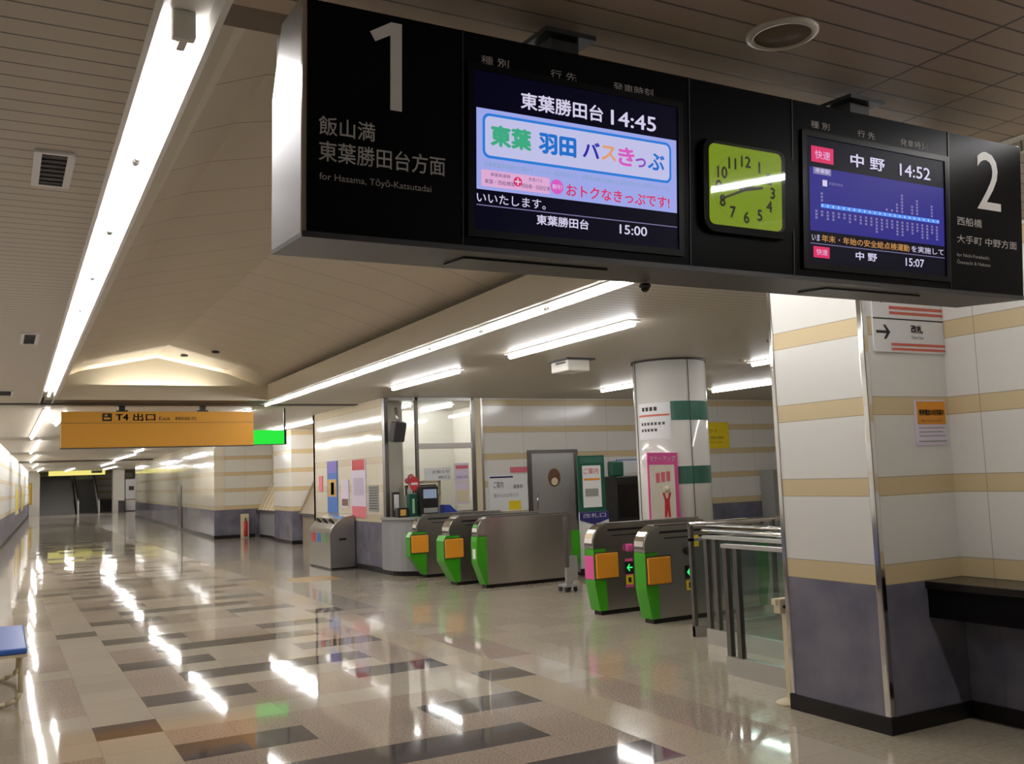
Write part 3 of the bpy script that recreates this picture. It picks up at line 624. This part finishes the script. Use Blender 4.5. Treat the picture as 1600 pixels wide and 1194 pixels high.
# curved counter
cc = empty('staff_counter', (5.8, 15.0, 0), 'rounded grey counter wrapping the corner of the staff booth', 'counter')
def rounded(off, r=.55):
    xl, yf = -.04-off, -.36-off
    pts = [(xl, .5)]
    for i in range(9): t = PI+PI/2*i/8; pts.append((xl+r+r*math.cos(t), yf+r+r*math.sin(t)))
    return pts + [(1.7, yf), (1.7, .27), (.14, .27), (.14, .5)]
MB().prism(rounded(0), 'z', .08, .92).build('counter_base', M['booth_base'], cc); MB().prism(rounded(.03), 'z', .92, .96).build('counter_top', M['grey'], cc); MB().prism(rounded(-.03), 'z', 0, .08).build('plinth', M['base'], cc)
ct = .96
def on_counter(name, x, y, label, cat): return empty(name, (x, y, ct), label, cat)
o = on_counter('donation_box', 5.92, 14.98, 'small black and gold box on the left end of the staff counter', 'box'); MB().box(-.09, .09, -.08, .08, 0, .16, .006).build('body', M['black'], o); MB().box(-.05, .05, -.083, -.08, .03, .13).build('gold_label', M['gold'], o)
o = on_counter('leaflet_holder', 5.93, 15.25, 'narrow white leaflet holder behind the black and gold box', 'holder'); MB().box(-.06, .06, -.03, .03, 0, .42, .004).build('back', M['black'], o); MB().box(-.045, .045, -.033, -.03, .12, .38).build('leaflet', M['paper'], o)
o = on_counter('ticket_reader', 6.36, 14.88, 'black ticket machine with a white screen on the staff counter', 'machine'); MB().box(-.15, .15, -.1, .1, 0, .5, .008).build('body', M['black'], o); MB().box(-.12, .12, -.104, -.1, .30, .45).build('screen', G['sensor'], o); MB().box(-.12, .12, -.13, -.1, .06, .14).build('tray', M['grey'], o)
o = on_counter('round_notice', 6.22, 15.12, 'red round notice on a stick beside the black ticket machine', 'notice'); MB().tube((0, 0, 0), (0, 0, .5), .008, 8).build('stick', M['grey'], o); MB().prism([(.09*math.cos(t*PI/10), .55+.12*math.sin(t*PI/10)) for t in range(20)], 'y', -.012, -.004).build('disc', M['red'], o); MB().box(-.06, .06, -.014, -.012, .53, .57).build('notice_print', M['paper'], o)
o = on_counter('green_box', 6.12, 15.0, 'dark green box between the leaflet holder and the ticket machine', 'box'); MB().box(-.07, .07, -.07, .07, 0, .38, .006).build('body', M['dgreen'], o); MB().box(-.02, .02, -.073, -.07, .06, .3).build('green_label', mat('pale_green', rgb(170, 210, 170), .5), o)
o = empty('blue_tray', (6.85, 15.05, ct), 'blue tray on the staff counter under the window', 'tray'); MB().box(-.15, .15, -.1, .1, 0, .03).prism([(-.15, .03), (.10, .03), (-.05, .17), (-.15, .17)], 'y', -.1, .1).build('body', mat('tray_blue', rgb(40, 62, 160), .4), o)
o = empty('window_notice', (6.73, 15.27, 1.55), 'white paper notice stuck on the booth window', 'notice'); MB().box(-.25, .25, 0, .012, 0, .22).build('sheet', M['paper'], o); lettering('お知らせ', (-.1, .12, .22, .18), M['dgrey'], o, 'xz', -.003); lettering('窓口', (-.0, .03, .22, .08), M['dgrey'], o, 'xz', -.003)
o = empty('paper_list', (7.2, 15.28, 1.12), 'tall pale notice with red heading on the right of the booth window', 'notice'); MB().box(-.14, .14, 0, .008, 0, .72).build('sheet', M['lilac'], o); MB().box(-.12, .12, -.003, 0, .62, .68).build('heading', M['rose'], o); MB().box(-.12, .12, -.003, 0, .38, .40).box(-.12, .12, -.003, 0, .03, .25).build('pale_block', M['cream'], o); lettering('定期券のご案内', (-.11, .45, .11, .50), M['purple'], o, 'xz', -.003)
o = empty('till_frame', (6.72, 15.9, 0), 'pale metal rack on the desk inside the booth', 'rack')
b = MB()
for x in (-.25, .3): b.box(x, x+.04, 0, .04, 0, 1.55)
b.box(-.25, .34, 0, .04, 1.3, 1.34).box(-.25, .34, 0, .04, 1.5, 1.55); b.build('uprights', M['cream'], o); MB().box(-.2, .3, .1, .4, .8, 1.48).build('dark_screen', M['black'], o)
o = empty('office_desk', (7.2, 17.2, 0), 'desk at the back of the staff booth', 'desk'); MB().box(-.9, .9, -.3, .3, .7, .74).build('top', M['grey'], o); MB().box(-.85, -.4, -.28, .28, 0, .7).box(.4, .85, -.28, .28, 0, .7).build('drawers', M['grey'], o)
o = empty('wall_monitor', (5.99, 15.14, 2.42), 'dark camera monitor hung at the booth corner', 'monitor'); MB().box(-.13, .13, -.02, .12, -.2, .14, .02).build('housing', M['dgrey'], o, rot=(.25, 0, .35)); MB().tube((0, .05, .1), (-.02, .12, .4), .025, 8).build('arm', M['chrome'], o)
o = empty('flower_vase', (6.30, 15.42, 0), 'small vase of flowers behind the booth corner glass', 'vase'); MB().box(-.12, .12, 0, .2, 0, 1.3).build('stand', M['white'], o); MB().lathe((0, .1, 1.3), [(.03, 0), (.05, .08), (.025, .18)], 14).build('vase', M['paper'], o); MB().ball((0.03, .1, 1.62), .06, 10).ball((-.04, .1, 1.56), .05, 10).build('blossoms', M['rose'], o); MB().tube((0, .1, 1.45), (.03, .1, 1.6), .006, 6).tube((0, .1, 1.45), (-.04, .1, 1.55), .006, 6).build('stems', M['dgreen'], o)
# posters on the booth's long wall (plane X = 5.8, seen from the corridor)
def wp(name, y0, y1, z0, z1, m, label, cat='poster', x=5.796, th=.01):
    o = empty(name, (x-th, y0, z0), label, cat, 'papers on the booth wall'); MB().box(0, th, 0, y1-y0, 0, z1-z0).build('sheet', m, o); return o
def wb(o, name, y0, y1, z0, z1, m): return MB().box(-.003, 0, y0, y1, z0, z1).build(name, m, o)
o = wp('long_banner_poster', 17.98, 18.62, .98, 2.0, M['blue'], 'tall blue poster on the booth wall above the recycling bin'); wb(o, 'violet_heading', 0, .64, .78, 1.02, M['purple']); wb(o, 'yellow_picture', .05, .59, .32, .66, M['gold']); wb(o, 'figure', .2, .4, .36, .6, M['brown'])
o = wp('pink_notice_board', 16.35, 17.12, .93, 1.98, M['lilac'], 'pale poster with red header and red footer on the booth wall'); wb(o, 'red_heading', .05, .72, .86, 1.05, M['red']); wb(o, 'red_footer', 0, .77, 0, .20, M['rose']); wb(o, 'print', .1, .65, .4, .72, mat('faded_print', rgb(196, 184, 206), .55))
o = wp('timetable', 15.72, 16.2, 1.05, 1.5, M['grey'], 'grey printed timetable at the right end of the booth wall')
b = MB()
for i in range(9): b.box(-.003, 0, .04, .44, .04+.045*i, .06+.045*i)
b.build('print', M['dgrey'], o)
o = wp('narrow_flyer', 18.95, 19.2, 1.4, 1.72, M['rose'], 'small pink flyer at the left end of the booth wall')
o = wp('small_flyer', 17.3, 17.75, 1.1, 1.62, M['lilac'], 'pale flyer between the blue poster and the red headed poster'); wb(o, 'photo', .05, .4, .03, .16, M['brown'])
# ================================================================== RECYCLING BIN
bn = empty('recycling_bin', (5.31, 16.97, 0), 'steel recycling bin with rounded lid beside the booth wall', 'bin')
pr = [(0, .03), (0, .66), (.03, .73), (.10, .82), (.20, .90), (.32, .945), (.47, .96), (.47, .03)]
MB().prism(pr, 'y', 0, 1.35).build('body', M['steel'], bn); MB().box(.02, .45, .02, 1.33, 0, .03).build('plinth', M['base'], bn)
tag(MB().prism([(p-.006, z+.006) for p, z in pr[1:7]] + [(p, z) for p, z in pr[1:7][::-1]], 'y', .03, 1.32).build('lid', M['chrome'], bn), 'shiny curved lid')
for i in range(3): MB().tube((.10, .28+.4*i, .842), (.13, .28+.4*i, .868), .075, 16).build('opening', M['black'], bn)
for i, m in enumerate((M['red'], M['blue'], mat('sticker_green', rgb(110, 170, 90), .5))): MB().box(-.004, 0, .95-.36*i, 1.15-.36*i, .48, .64).build('sticker', m, bn)
MB().box(.17, .30, -.006, 0, .52, .56).build('handle', M['black'], bn)

# ================================================================== HALL REAR WALL
dr = tag(MB().box(8.62, 9.54, YB-.01, YB+.05, 0, 1.98).build('door_1', M['alu']), kind='structure')
MB().box(8.54, 8.62, YB-.03, YB+.06, 0, 2.04).box(9.54, 9.62, YB-.03, YB+.06, 0, 2.04).box(8.62, 9.54, YB-.03, YB+.06, 1.98, 2.04).build('door_frame', M['steel_d'], dr)
MB().tube((8.70, YB-.06, .95), (8.70, YB-.06, 1.25), .014, 10).tube((8.70, YB-.06, .97), (8.70, YB-.01, .97), .01, 8).tube((8.70, YB-.06, 1.23), (8.70, YB-.01, 1.23), .01, 8).build('door_handle', M['chrome'], dr)
o = empty('door_sticker', (9.1, YB-.02, 1.52), 'brown and cream sticker on the steel door', 'sticker'); MB().prism([(.13*math.cos(t*PI/12), .17*math.sin(t*PI/12)) for t in range(24)], 'y', .0, .009).build('disc', M['brown'], o); MB().prism([(.07*math.cos(t*PI/12), -.07+.07*math.sin(t*PI/12)) for t in range(24)], 'y', -.003, 0).build('pale_patch', M['cream'], o)
def bw(name, x0, x1, z0, z1, m, label, cat='notice', y=YB, th=.012, group='papers on the rear wall of the ticket hall'):
    o = empty(name, (x0, y-th-.003, z0), label, cat, group); MB().box(0, x1-x0, 0, th, 0, z1-z0).build('sheet', m, o); return o
o = bw('information_board', 7.72, 8.52, .95, 1.60, M['paper'], 'white information board left of the steel door'); MB().box(.03, .5, -.003, 0, .60, .63).build('blue_rule', M['navy'], o); MB().box(.40, .65, -.004, 0, .02, .18).build('yellow_notice', M['yellow'], o); lettering('ご案内', (.1, .42, .3, .54), M['dgrey'], o, 'xz', -.004); lettering('運賃表', (.5, .40, .7, .47), M['dgrey'], o, 'xz', -.004); lettering('駅からのお知らせ', (.1, .25, .6, .32), M['grey'], o, 'xz', -.004)
o = bw('pink_slip', 8.18, 8.53, 1.64, 1.74, M['rose'], 'pink paper slip above the white information board')
o = bw('yellow_notice', 12.70, 13.37, 1.99, 2.53, M['yellow'], 'yellow notice on the striped wall right of the round column'); MB().box(-.03, 0, 0, .012, .2, .44).build('dark_tab', M['ink'], o); lettering('ICカード', (.09, .32, .35, .40), M['ink'], o, 'xz', -.004); lettering('をご利用のお客様へ', (.09, .19, .55, .25), M['ink'], o, 'xz', -.004); lettering('タッチしてください', (.09, .10, .5, .15), M['ink'], o, 'xz', -.004)
o = bw('white_notice', 10.5, 11.3, 1.55, 1.82, M['paper'], 'white framed notice on the wall behind the dark machines'); MB().box(.0, .8, -.004, 0, .25, .27).box(0, .02, -.004, 0, 0, .25).build('blue_edge', M['blue'], o)
o = empty('equipment_cabinet', (14.5, YB-.24, 0), 'grey equipment cabinet at the rear wall beside the square pillar', 'cabinet'); MB().box(-.37, .45, -.2, .2, 0, 1.5, .01).build('body', M['grey'], o); MB().box(-.33, .41, -.21, -.2, .08, 1.44).build('door', M['grey'], o); MB().tube((-.05, -.22, 1.36), (-.05, -.2, 1.36), .04, 14).build('lock', M['dgrey'], o)
o = bw('fire_alarm', 14.62, 14.98, 1.55, 1.9, M['lilac'], 'small alarm plate with a red lamp above the grey cabinet', 'alarm'); MB().lathe((.2, 0, .2), [(.09, 0), (.08, -.04), (.03, -.06)], 16, 'y').build('red_lamp', M['red'], o)

# portable stands and machines before the rear wall
o = empty('poster_stand', (8.55, 12.6, 0), 'green framed poster stand with a white lower sheet behind the ticket gates', 'sign stand')
px0, px1 = -.62, -.12
MB().box(px0, px1, 0, .03, .95, 1.86, .004).build('frame', M['dgreen'], o); MB().box(px0+.08, px1-.08, -.006, 0, 1.05, 1.70).build('poster', M['paper'], o); MB().box(px0+.04, px1-.04, -.006, 0, 1.74, 1.83).build('heading', M['teal'], o)
lettering('ご案内', (px0+.1, 1.57, px1-.12, 1.66), M['red'], o, 'xz', -.009); MB().box(px0+.1, px1-.1, -.009, -.006, 1.47, 1.50).build('orange_rule', M['orange'], o); MB().box(px0+.12, px1-.14, -.009, -.006, 1.22, 1.34).build('print', M['grey'], o)
MB().box(px0-.02, px1+.02, -.03, -.005, .12, .98).build('lower_sheet', M['paper'], o); MB().prism([(px0-.02, .98), (px1+.02, .98), (px1+.02, .86), ((px0+px1)/2, .78), (px0-.02, .86)], 'y', -.038, -.03).build('violet_banner', M['navy'], o); lettering('改札口', (px0+.04, .89, px1-.04, .96), M['lilac'], o, 'xz', -.042)
b = MB()
for x in (px0+.03, px1-.03): b.box(x-.02, x+.02, .01, .05, 0.05, .96).box(x-.03, x+.03, -.2, .25, .02, .06)
b.build('legs', M['black'], o)
o = empty('caster_pole', (6.80, 11.18, 0), 'slim grey post on casters behind the plain steel gate', 'post')
MB().box(-.025, .025, -.02, .02, .08, 1.0).build('pole', M['steel_d'], o); MB().box(-.09, .09, -.1, .1, .07, .10).box(-.05, .05, -.06, -.02, .1, .32).build('base_plate', M['grey'], o)
for x in (-.07, .07):
    for y in (-.08, .08): MB().tube((x-.012, y, .035), (x+.012, y, .035), .035, 14).build('caster', M['black'], o)
o = empty('fare_machine', (10.15, 14.6, 0), 'black standing machine with a green top behind the ticket gates', 'machine'); MB().box(-.28, .24, -.2, .3, 0, 1.5, .015).build('body', M['black'], o); MB().box(-.26, .02, -.05, .1, 1.5, 1.78, .03).build('green_top', M['dgreen'], o); MB().box(-.24, .2, -.206, -.2, .75, 1.35).build('screen', M['counter'], o)
o = empty('fare_machine', (10.72, 14.6, 0), 'grey framed dark machine left of the round column', 'machine'); MB().box(-.24, .34, -.2, .3, 0, 1.48, .015).build('body', M['alu'], o); MB().prism([(-.19, .7), (.30, .7), (.22, 1.42), (-.19, 1.42)], 'y', -.212, -.2).build('screen', mat('machine_brown', rgb(52, 44, 42), .25), o)

# round column
RC, RX, RY = .47, 7.70, 9.90
struct('pillar_round', MB().lathe((RX, RY, 0), [(RC, 0), (RC, 3.0)], 64), mat('column_white', rgb(222, 220, 214), .1))
def curved(a0, a1, z0, z1, r=RC, th=.006, n=24):
    b = MB(); pts = [(RX+(r+th)*math.cos(a0+(a1-a0)*i/n), RY+(r+th)*math.sin(a0+(a1-a0)*i/n)) for i in range(n+1)] + [(RX+(r-.01)*math.cos(a1+(a0-a1)*i/n), RY+(r-.01)*math.sin(a1+(a0-a1)*i/n)) for i in range(n+1)]
    return b.prism(pts, 'z', z0, z1)
VA = math.atan2(-RY, -RX)                            # direction from the column towards the camera
struct('trim_17', curved(VA+.0, VA+2.2, 2.21, 2.45), M['teal']); struct('trim_18', curved(VA-.1, VA+2.2, 1.41, 1.63), M['teal'])
struct('trim_19', MB().lathe((RX, RY, 2.975), [(RC+.02, 0), (RC+.02, .025)], 48), M['groove'])
for i, (dv, z0, z1) in enumerate(((.52, 0, 2.98), (-1.15, 0, 2.98))): struct(f'trim_{20+i}', curved(VA+dv, VA+dv+.012, z0, z1, th=.008, n=2), M['dgrey'])
o = empty('column_notice', (RX, RY, 0), 'white paper notice with a red line on the round column', 'notice')
def cv_obj(name, a0, a1, z0, z1, m, th, par): 
    q = curved(a0, a1, z0, z1, th=th); bmesh.ops.translate(q.bm, verts=q.bm.verts, vec=(-RX, -RY, 0)); return q.build(name, m, par)
cv_obj('sheet', VA-1.0, VA-.02, 1.98, 2.44, M['paper'], .008, o); cv_obj('red_line', VA-1.0, VA-.04, 2.27, 2.295, M['redline'], .010, o)
for i in range(4): cv_obj('print', VA-.85+.13*i, VA-.76+.13*i, 2.34, 2.39, M['ink'], .010, o)
for j, z in enumerate((2.16, 2.08)):
    for i in range(7-j*2): cv_obj('print', VA-.9+.11*i, VA-.83+.11*i, z, z+.035, M['dgrey'], .010, o)
o = empty('pink_poster', (6.93, 9.42, .80), 'pink framed cream poster leaning in front of the round column', 'poster', rot=(-.02, .02, 0))
MB().box(0, .46, 0, .02, 0, 1.01, .003).build('panel', M['pink'], o); MB().box(.02, .40, -.004, 0, .02, .86).build('cream_sheet', mat('cream_sheet', rgb(240, 232, 214), .5), o); lettering('マナーアップ', (.03, .90, .42, .97), M['paper'], o, 'xz', -.004)
for x, z in ((.14, .70), (.22, .71), (.30, .72)): MB().prism([(x-.025, z-.06), (x+.025, z-.06), (x+.03, z+.06), (x-.03, z+.06)], 'y', -.007, -.004).build('small_figure', M['rose'], o)
MB().prism([(.22, .22), (.25, .22), (.265, .32), (.28, .22), (.31, .22), (.30, .42), (.33, .52), (.30, .52), (.28, .45), (.25, .45), (.23, .52), (.20, .52), (.23, .42)], 'y', -.008, -.004).build('large_figure', M['red'], o); MB().ball((.265, -.004, .56), .04, 12).build('figure_head', M['cream'], o); MB().box(.16, .32, -.007, -.004, .04, .12).build('red_print', M['rose'], o)
b = MB(); b.box(.04, .07, .02, .05, -.80, .1).box(.39, .42, .02, .05, -.80, .1).box(.02, .44, -.06, .12, -.80, -.77); b.build('stand', M['dgrey'], o)

# ================================================================== GLASS FENCES
def fence_y(x, y0, y1, h, label, rails, kick=.14, both=True, name='glass_fence'):
    o = empty(name, (x, y0, 0), label, 'fence', 'glass fences beside the gates'); L = y1-y0
    MB().box(-.03, .03, 0, L, .0, kick).build('bottom_rail', M['alu'], o)
    for yy in (L-.05, L-.17)[:2 if both else 1] + ((0.02,) if L > 1 else ()): MB().box(-.022, .022, yy, yy+.045, kick if yy < L-.06 else 0, h-.01).build('post', M['steel_d'], o)
    MB().box(-.006, .006, .03, L-.04, kick, h-.03).build('glass_pane', M['glass_fence'], o)
    MB().box(-.03, .03, 0, L, h-.03, h).build('top_rail', M['alu'], o)
    for dx, z in rails: MB().tube((dx, -.02, z), (dx, L+.02, z), .022, 12).build('handrail', M['chrome'], o)
    return o
fence_y(5.02, 4.84, 5.88, 1.0, 'nearest glass fence panel between the square pillar and the gates', [])
fence_y(5.74, 4.84, 6.98, .98, 'second glass fence farther in, ending beside the nearest gate', [(0, 1.02), (.07, 1.06)])
o = empty('glass_fence', (5.85, 7.34, 0), 'glass fence running into the paid area behind the nearest gate', 'fence', 'glass fences beside the gates')
MB().tube((0, 0, 1.06), (3.2, 0, 1.06), .022, 12).build('handrail', M['chrome'], o); MB().box(0, 3.2, -.02, .02, .9, .93).build('top_rail', M['alu'], o); MB().box(.03, 3.17, -.005, .005, .1, .9).build('glass_pane', M['glass_fence'], o); MB().box(0, 3.2, -.025, .025, 0, .1).build('bottom_rail', M['alu'], o)
for x in (0, 1.05, 2.1, 3.16): MB().box(x, x+.04, -.02, .02, 0, 1.05).build('post', M['steel_d'], o)
o = empty('gate_latch_post', (4.74, 4.93, 0), 'cream latch post standing by the corner of the square pillar', 'post')
MB().box(-.03, .03, -.03, .03, .0, .66, .004).build('pole', M['cream'], o); MB().box(-.10, .03, -.03, .03, .60, .70, .008).box(-.125, -.09, -.02, .02, .66, .70).build('latch', M['cream'], o); MB().lathe((-.035, 0, 0), [(.09, 0), (.09, .012), (.05, .03)], 20).build('foot', M['cream'], o); MB().tube((-.06, -.034, .645), (-.06, -.03, .645), .012, 10).build('keyhole', M['ink'], o)

# ================================================================== PILLAR SIGNS, COUNTER
o = empty('direction_sign', (4.70, 4.018, 2.27), 'white direction sign with a black arrow and red lines on the square pillar', 'sign')
MB().box(0, .645, -.012, 0, 0, .44).build('panel', M['paper'], o); MB().box(0, .645, -.014, -.012, .205, .213).build('divider', M['ink'], o)
MB().box(.15, .645, -.014, -.012, .040, .058).box(.15, .645, -.014, -.012, .012, .028).build('red_lines', M['redline'], o); MB().box(.15, .645, -.014, -.012, .270, .290).box(.15, .645, -.014, -.012, .238, .256).build('red_lines', M['redline'], o)
def arrow_pts(cx, cz, s):
    return [(cx-s, cz-.13*s), (cx+.45*s, cz-.13*s), (cx+.02*s, cz-.72*s), (cx+.32*s, cz-.72*s), (cx+.95*s, cz), (cx+.32*s, cz+.72*s), (cx+.02*s, cz+.72*s), (cx+.45*s, cz+.13*s), (cx-s, cz+.13*s)]
MB().prism(arrow_pts(.085, .125, .062), 'y', -.0145, -.012).build('arrow', M['ink'], o)
MB().prism([(-(z-.37)*.9+.085, x+.37-.085) for x, z in [(a, b+.37-.125) for a, b in arrow_pts(.085, .125, .062)]], 'y', -.0145, -.012).build('arrow', M['ink'], o)
lettering('改札', (.335, .125, .445, .178), M['ink'], o, 'xz', -.0148, .03); lettering('Ticket Gate', (.335, .088, .445, .108), M['dgrey'], o, 'xz', -.0148, 0); lettering('Platforms 1・2', (.155, .315, .275, .36), M['ink'], o, 'xz', -.0148, .03)
o = empty('wall_notice', (5.02, 4.018, 1.69), 'orange and white notice on the shaded side of the square pillar', 'notice')
MB().box(0, .29, -.006, 0, 0, .285).build('sheet', M['lilac'], o); MB().box(.02, .285, -.008, -.006, .13, .275).build('orange_block', M['orange'], o); lettering('携帯電話の利用案内', (.035, .185, .27, .225), M['ink'], o, 'xz', -.0095, .03); lettering('駅構内での歩きながらの使用は', (.05, .145, .25, .16), M['brown'], o, 'xz', -.0095, 0)
b = MB()
for z, w in ((.105, .24), (.08, .22), (.055, .24)): b.box(.03, .03+w, -.0075, -.006, z, z+.006)
b.box(.02, .28, -.0075, -.006, .02, .028).build('print', M['grey'], o)
ctr = empty('side_counter', (5.0, 2.4, 0), 'black wall counter in the corner beside the square pillar', 'counter')
MB().box(0, .35, 0, 1.62, .815, .86, .004).build('top', M['counter'], ctr); MB().box(.02, .35, .02, 1.62, .64, .815).build('apron', M['face'], ctr)

# ================================================================== BENCH (cut by the left edge)
o = empty('bench', (-.62, 8.15, 0), 'blue topped bench with curved cream legs at the left edge', 'bench')
for i in range(2): MB().box(.02+.42*i, .40+.42*i, 0, 1.42, .40, .445, .012).build('seat', M['bench_blue'], o)
MB().box(0, .82, .01, 1.41, .375, .398).build('seat_frame', M['cream'], o)
for yy in (.12, 1.28):
    for sgn in (1, -1):
        cx = .41; pts = [(cx+sgn*.37, yy, .38), (cx+sgn*.37, yy, .10), (cx+sgn*.34, yy, .045), (cx+sgn*.27, yy, .02), (cx, yy, .02)]
        MB().path(pts, .018, 8).build('leg', M['cream'], o)

# ================================================================== FAR PASSAGE THINGS
o = empty('fire_extinguisher_box', (6.55, 29.35, 0), 'cream fire extinguisher stand with a red cylinder at the wall end', 'extinguisher'); MB().box(-.11, .11, -.02, .16, 0, .72, .01).build('stand', M['cream'], o); MB().tube((0, -.06, .05), (0, -.06, .5), .055, 14).build('cylinder', M['red'], o); MB().tube((0, -.06, .5), (0, -.06, .6), .02, 8).build('valve', M['black'], o)
o = empty('metal_door_plate', (fx(37.2)-.012, 37.2, .0), 'slim dark metal plate on the glossy passage wall', 'plate'); MB().box(-.02, .0, 0, 1.1, .05, 1.65).build('plate', M['steel_d'], o, rot=(0, 0, -math.atan(.039)))
o = empty('sloped_display', (6.98, 26.64, 0), 'sloping tan display desk over a grey base in the alcove', 'desk')
MB().box(.04, .46, 0, 2.92, .08, .74).build('base', MATS['booth_base'], o); MB().box(-.05, .46, 0, 2.92, .74, .82).build('ledge', M['dgrey'], o); MB().prism([(0, .82), (.46, .82), (.46, 1.60), (.40, 1.60)], 'y', 0, 2.92).build('sloping_panel', M['tan'], o); MB().box(.07, .45, .02, 2.9, 0, .08).build('plinth', M['base'], o)
for i in range(6): MB().prism([(-.005, .82), (.0, .82), (.40, 1.60), (.395, 1.60)], 'y', .45*i+.3, .45*i+.32).build('panel_joint', M['taupe'], o)
o = empty('alcove_panels', (7.465, 26.64, 1.62), 'tall pale wall panels with small handles above the sloping desk', 'wall panel')
MB().box(-.02, 0, 0, 2.92, 0, 1.35).build('panel', M['cream'], o)
for i in range(4): MB().box(-.026, -.02, .5+.65*i, .52+.65*i, 0, 1.35).build('joint', M['taupe'], o)
MB().box(-.026, -.02, 0, 2.92, .62, .64).build('cross_joint', M['taupe'], o)
for i in range(3): MB().box(-.04, -.02, .62+.65*i, .92+.65*i, .12, .15).build('handle', M['dgrey'], o)
o = empty('ticket_desk', (6.95, 21.5, 0), 'tan sloping ticket desk beside the recycling bin', 'desk'); MB().box(.04, .5, 0, 3.2, 0, .74).build('base', M['taupe'], o); MB().box(-.04, .5, 0, 3.2, .74, .80).build('ledge', M['dgrey'], o); MB().prism([(.0, .80), (.5, .80), (.5, 1.60), (.40, 1.60)], 'y', .04, 3.2).build('slope', M['taupe'], o); MB().prism([(-.04, .80), (.12, .80), (.5, 1.3), (.5, 1.66), (.38, 1.66)], 'y', 3.2, 3.25).build('side_panel', M['taupe'], o)
# far end: steps, escalator, kiosk, left wall posters
o = empty('staircase', (2.46, 74.0, 0), 'wide grey stairs at the far end of the passage', 'stairs')
for i in range(16): MB().box(0, 2.25, .32*i, .32*(i+1), 0, .17*(i+1)).build('step', M['shutter'], o)
MB().box(-.05, 0, 0, 5.2, 0, 2.9).build('side_wall', M['white'], o)
o = empty('escalator', (4.85, 73.8, 0), 'escalator with bright balustrades beside the far stairs', 'escalator')
for x in (0, 1.35):
    MB().prism([(0, .0), (0, .95), (.6, .98), (5.0, 3.0), (5.0, 2.2), (.9, .0)], 'x', x, x+.09).build('balustrade', M['kiosk'], o)
    MB().path([(x+.045, -.05, .9), (x+.045, .6, 1.02), (x+.045, 5., 3.04)], .04, 8).build('handrail', M['black'], o)
b = MB()
for i in range(13): b.box(.09, 1.35, .2+.36*i, .2+.36*(i+1), 0, .03+.2*i)
b.build('steps', M['black'], o)
o = empty('white_kiosk', (8.25, 73.6, 0), 'white machine cabinet right of the far pillar', 'machine'); MB().box(-.28, .33, -.3, .3, .06, 2.3, .02).build('body', M['kiosk'], o); MB().box(-.1, .25, -.306, -.3, 1.5, 1.8).build('screen', M['dgrey'], o); MB().box(-.29, .34, -.31, .31, 0, .06).build('plinth', M['dgrey'], o); MB().box(-.29, .34, -.312, .31, .8, .9).build('band', M['taupe'], o)
o = empty('litter_bin', (7.62, 72.9, 0), 'small dark bin at the foot of the far pillar', 'bin'); MB().box(-.2, .2, -.2, .2, 0, .8, .02).build('body', M['dgrey'], o); MB().box(-.21, .21, -.21, .21, .8, .86).build('lid', M['alu'], o)
def left_poster(y0, y1, z0, z1, m, label, inner=None):
    o = empty('wall_poster', (lw((y0+y1)/2)+.01, (y0+y1)/2, z0), label, 'poster', 'posters on the far left wall', rot=(0, 0, -math.atan(.041))); h = (y1-y0)/2
    MB().box(-.01, .02, -h, h, 0, z1-z0).build('sheet', m, o)
    if inner: MB().box(.02, .026, -h*.7, h*.7, (z1-z0)*.15, (z1-z0)*.85).build('inner_sheet', inner, o)
o = empty('wall_poster', (1.22, 73.88, .75), 'yellow poster on the far wall left of the stairs', 'poster', 'posters on the far left wall'); 
MB().box(0, .75, -.03, 0, 0, 1.5).build('frame', M['gold'], o); MB().box(.1, .65, -.036, -.03, .1, 1.4).build('sheet', M['yellow'], o); MB().box(.35, .5, -.04, -.036, .5, .8).build('red_print', M['rose'], o)
left_poster(52, 56, .7, 1.9, M['cream'], 'cream poster panel on the far left wall', M['yellow']); left_poster(44, 48, .7, 1.9, M['cream'], 'cream poster panel nearest on the left wall', M['yellow'])

C.objects.unlink(_to); bpy.data.objects.remove(_to); bpy.data.curves.remove(_tc)
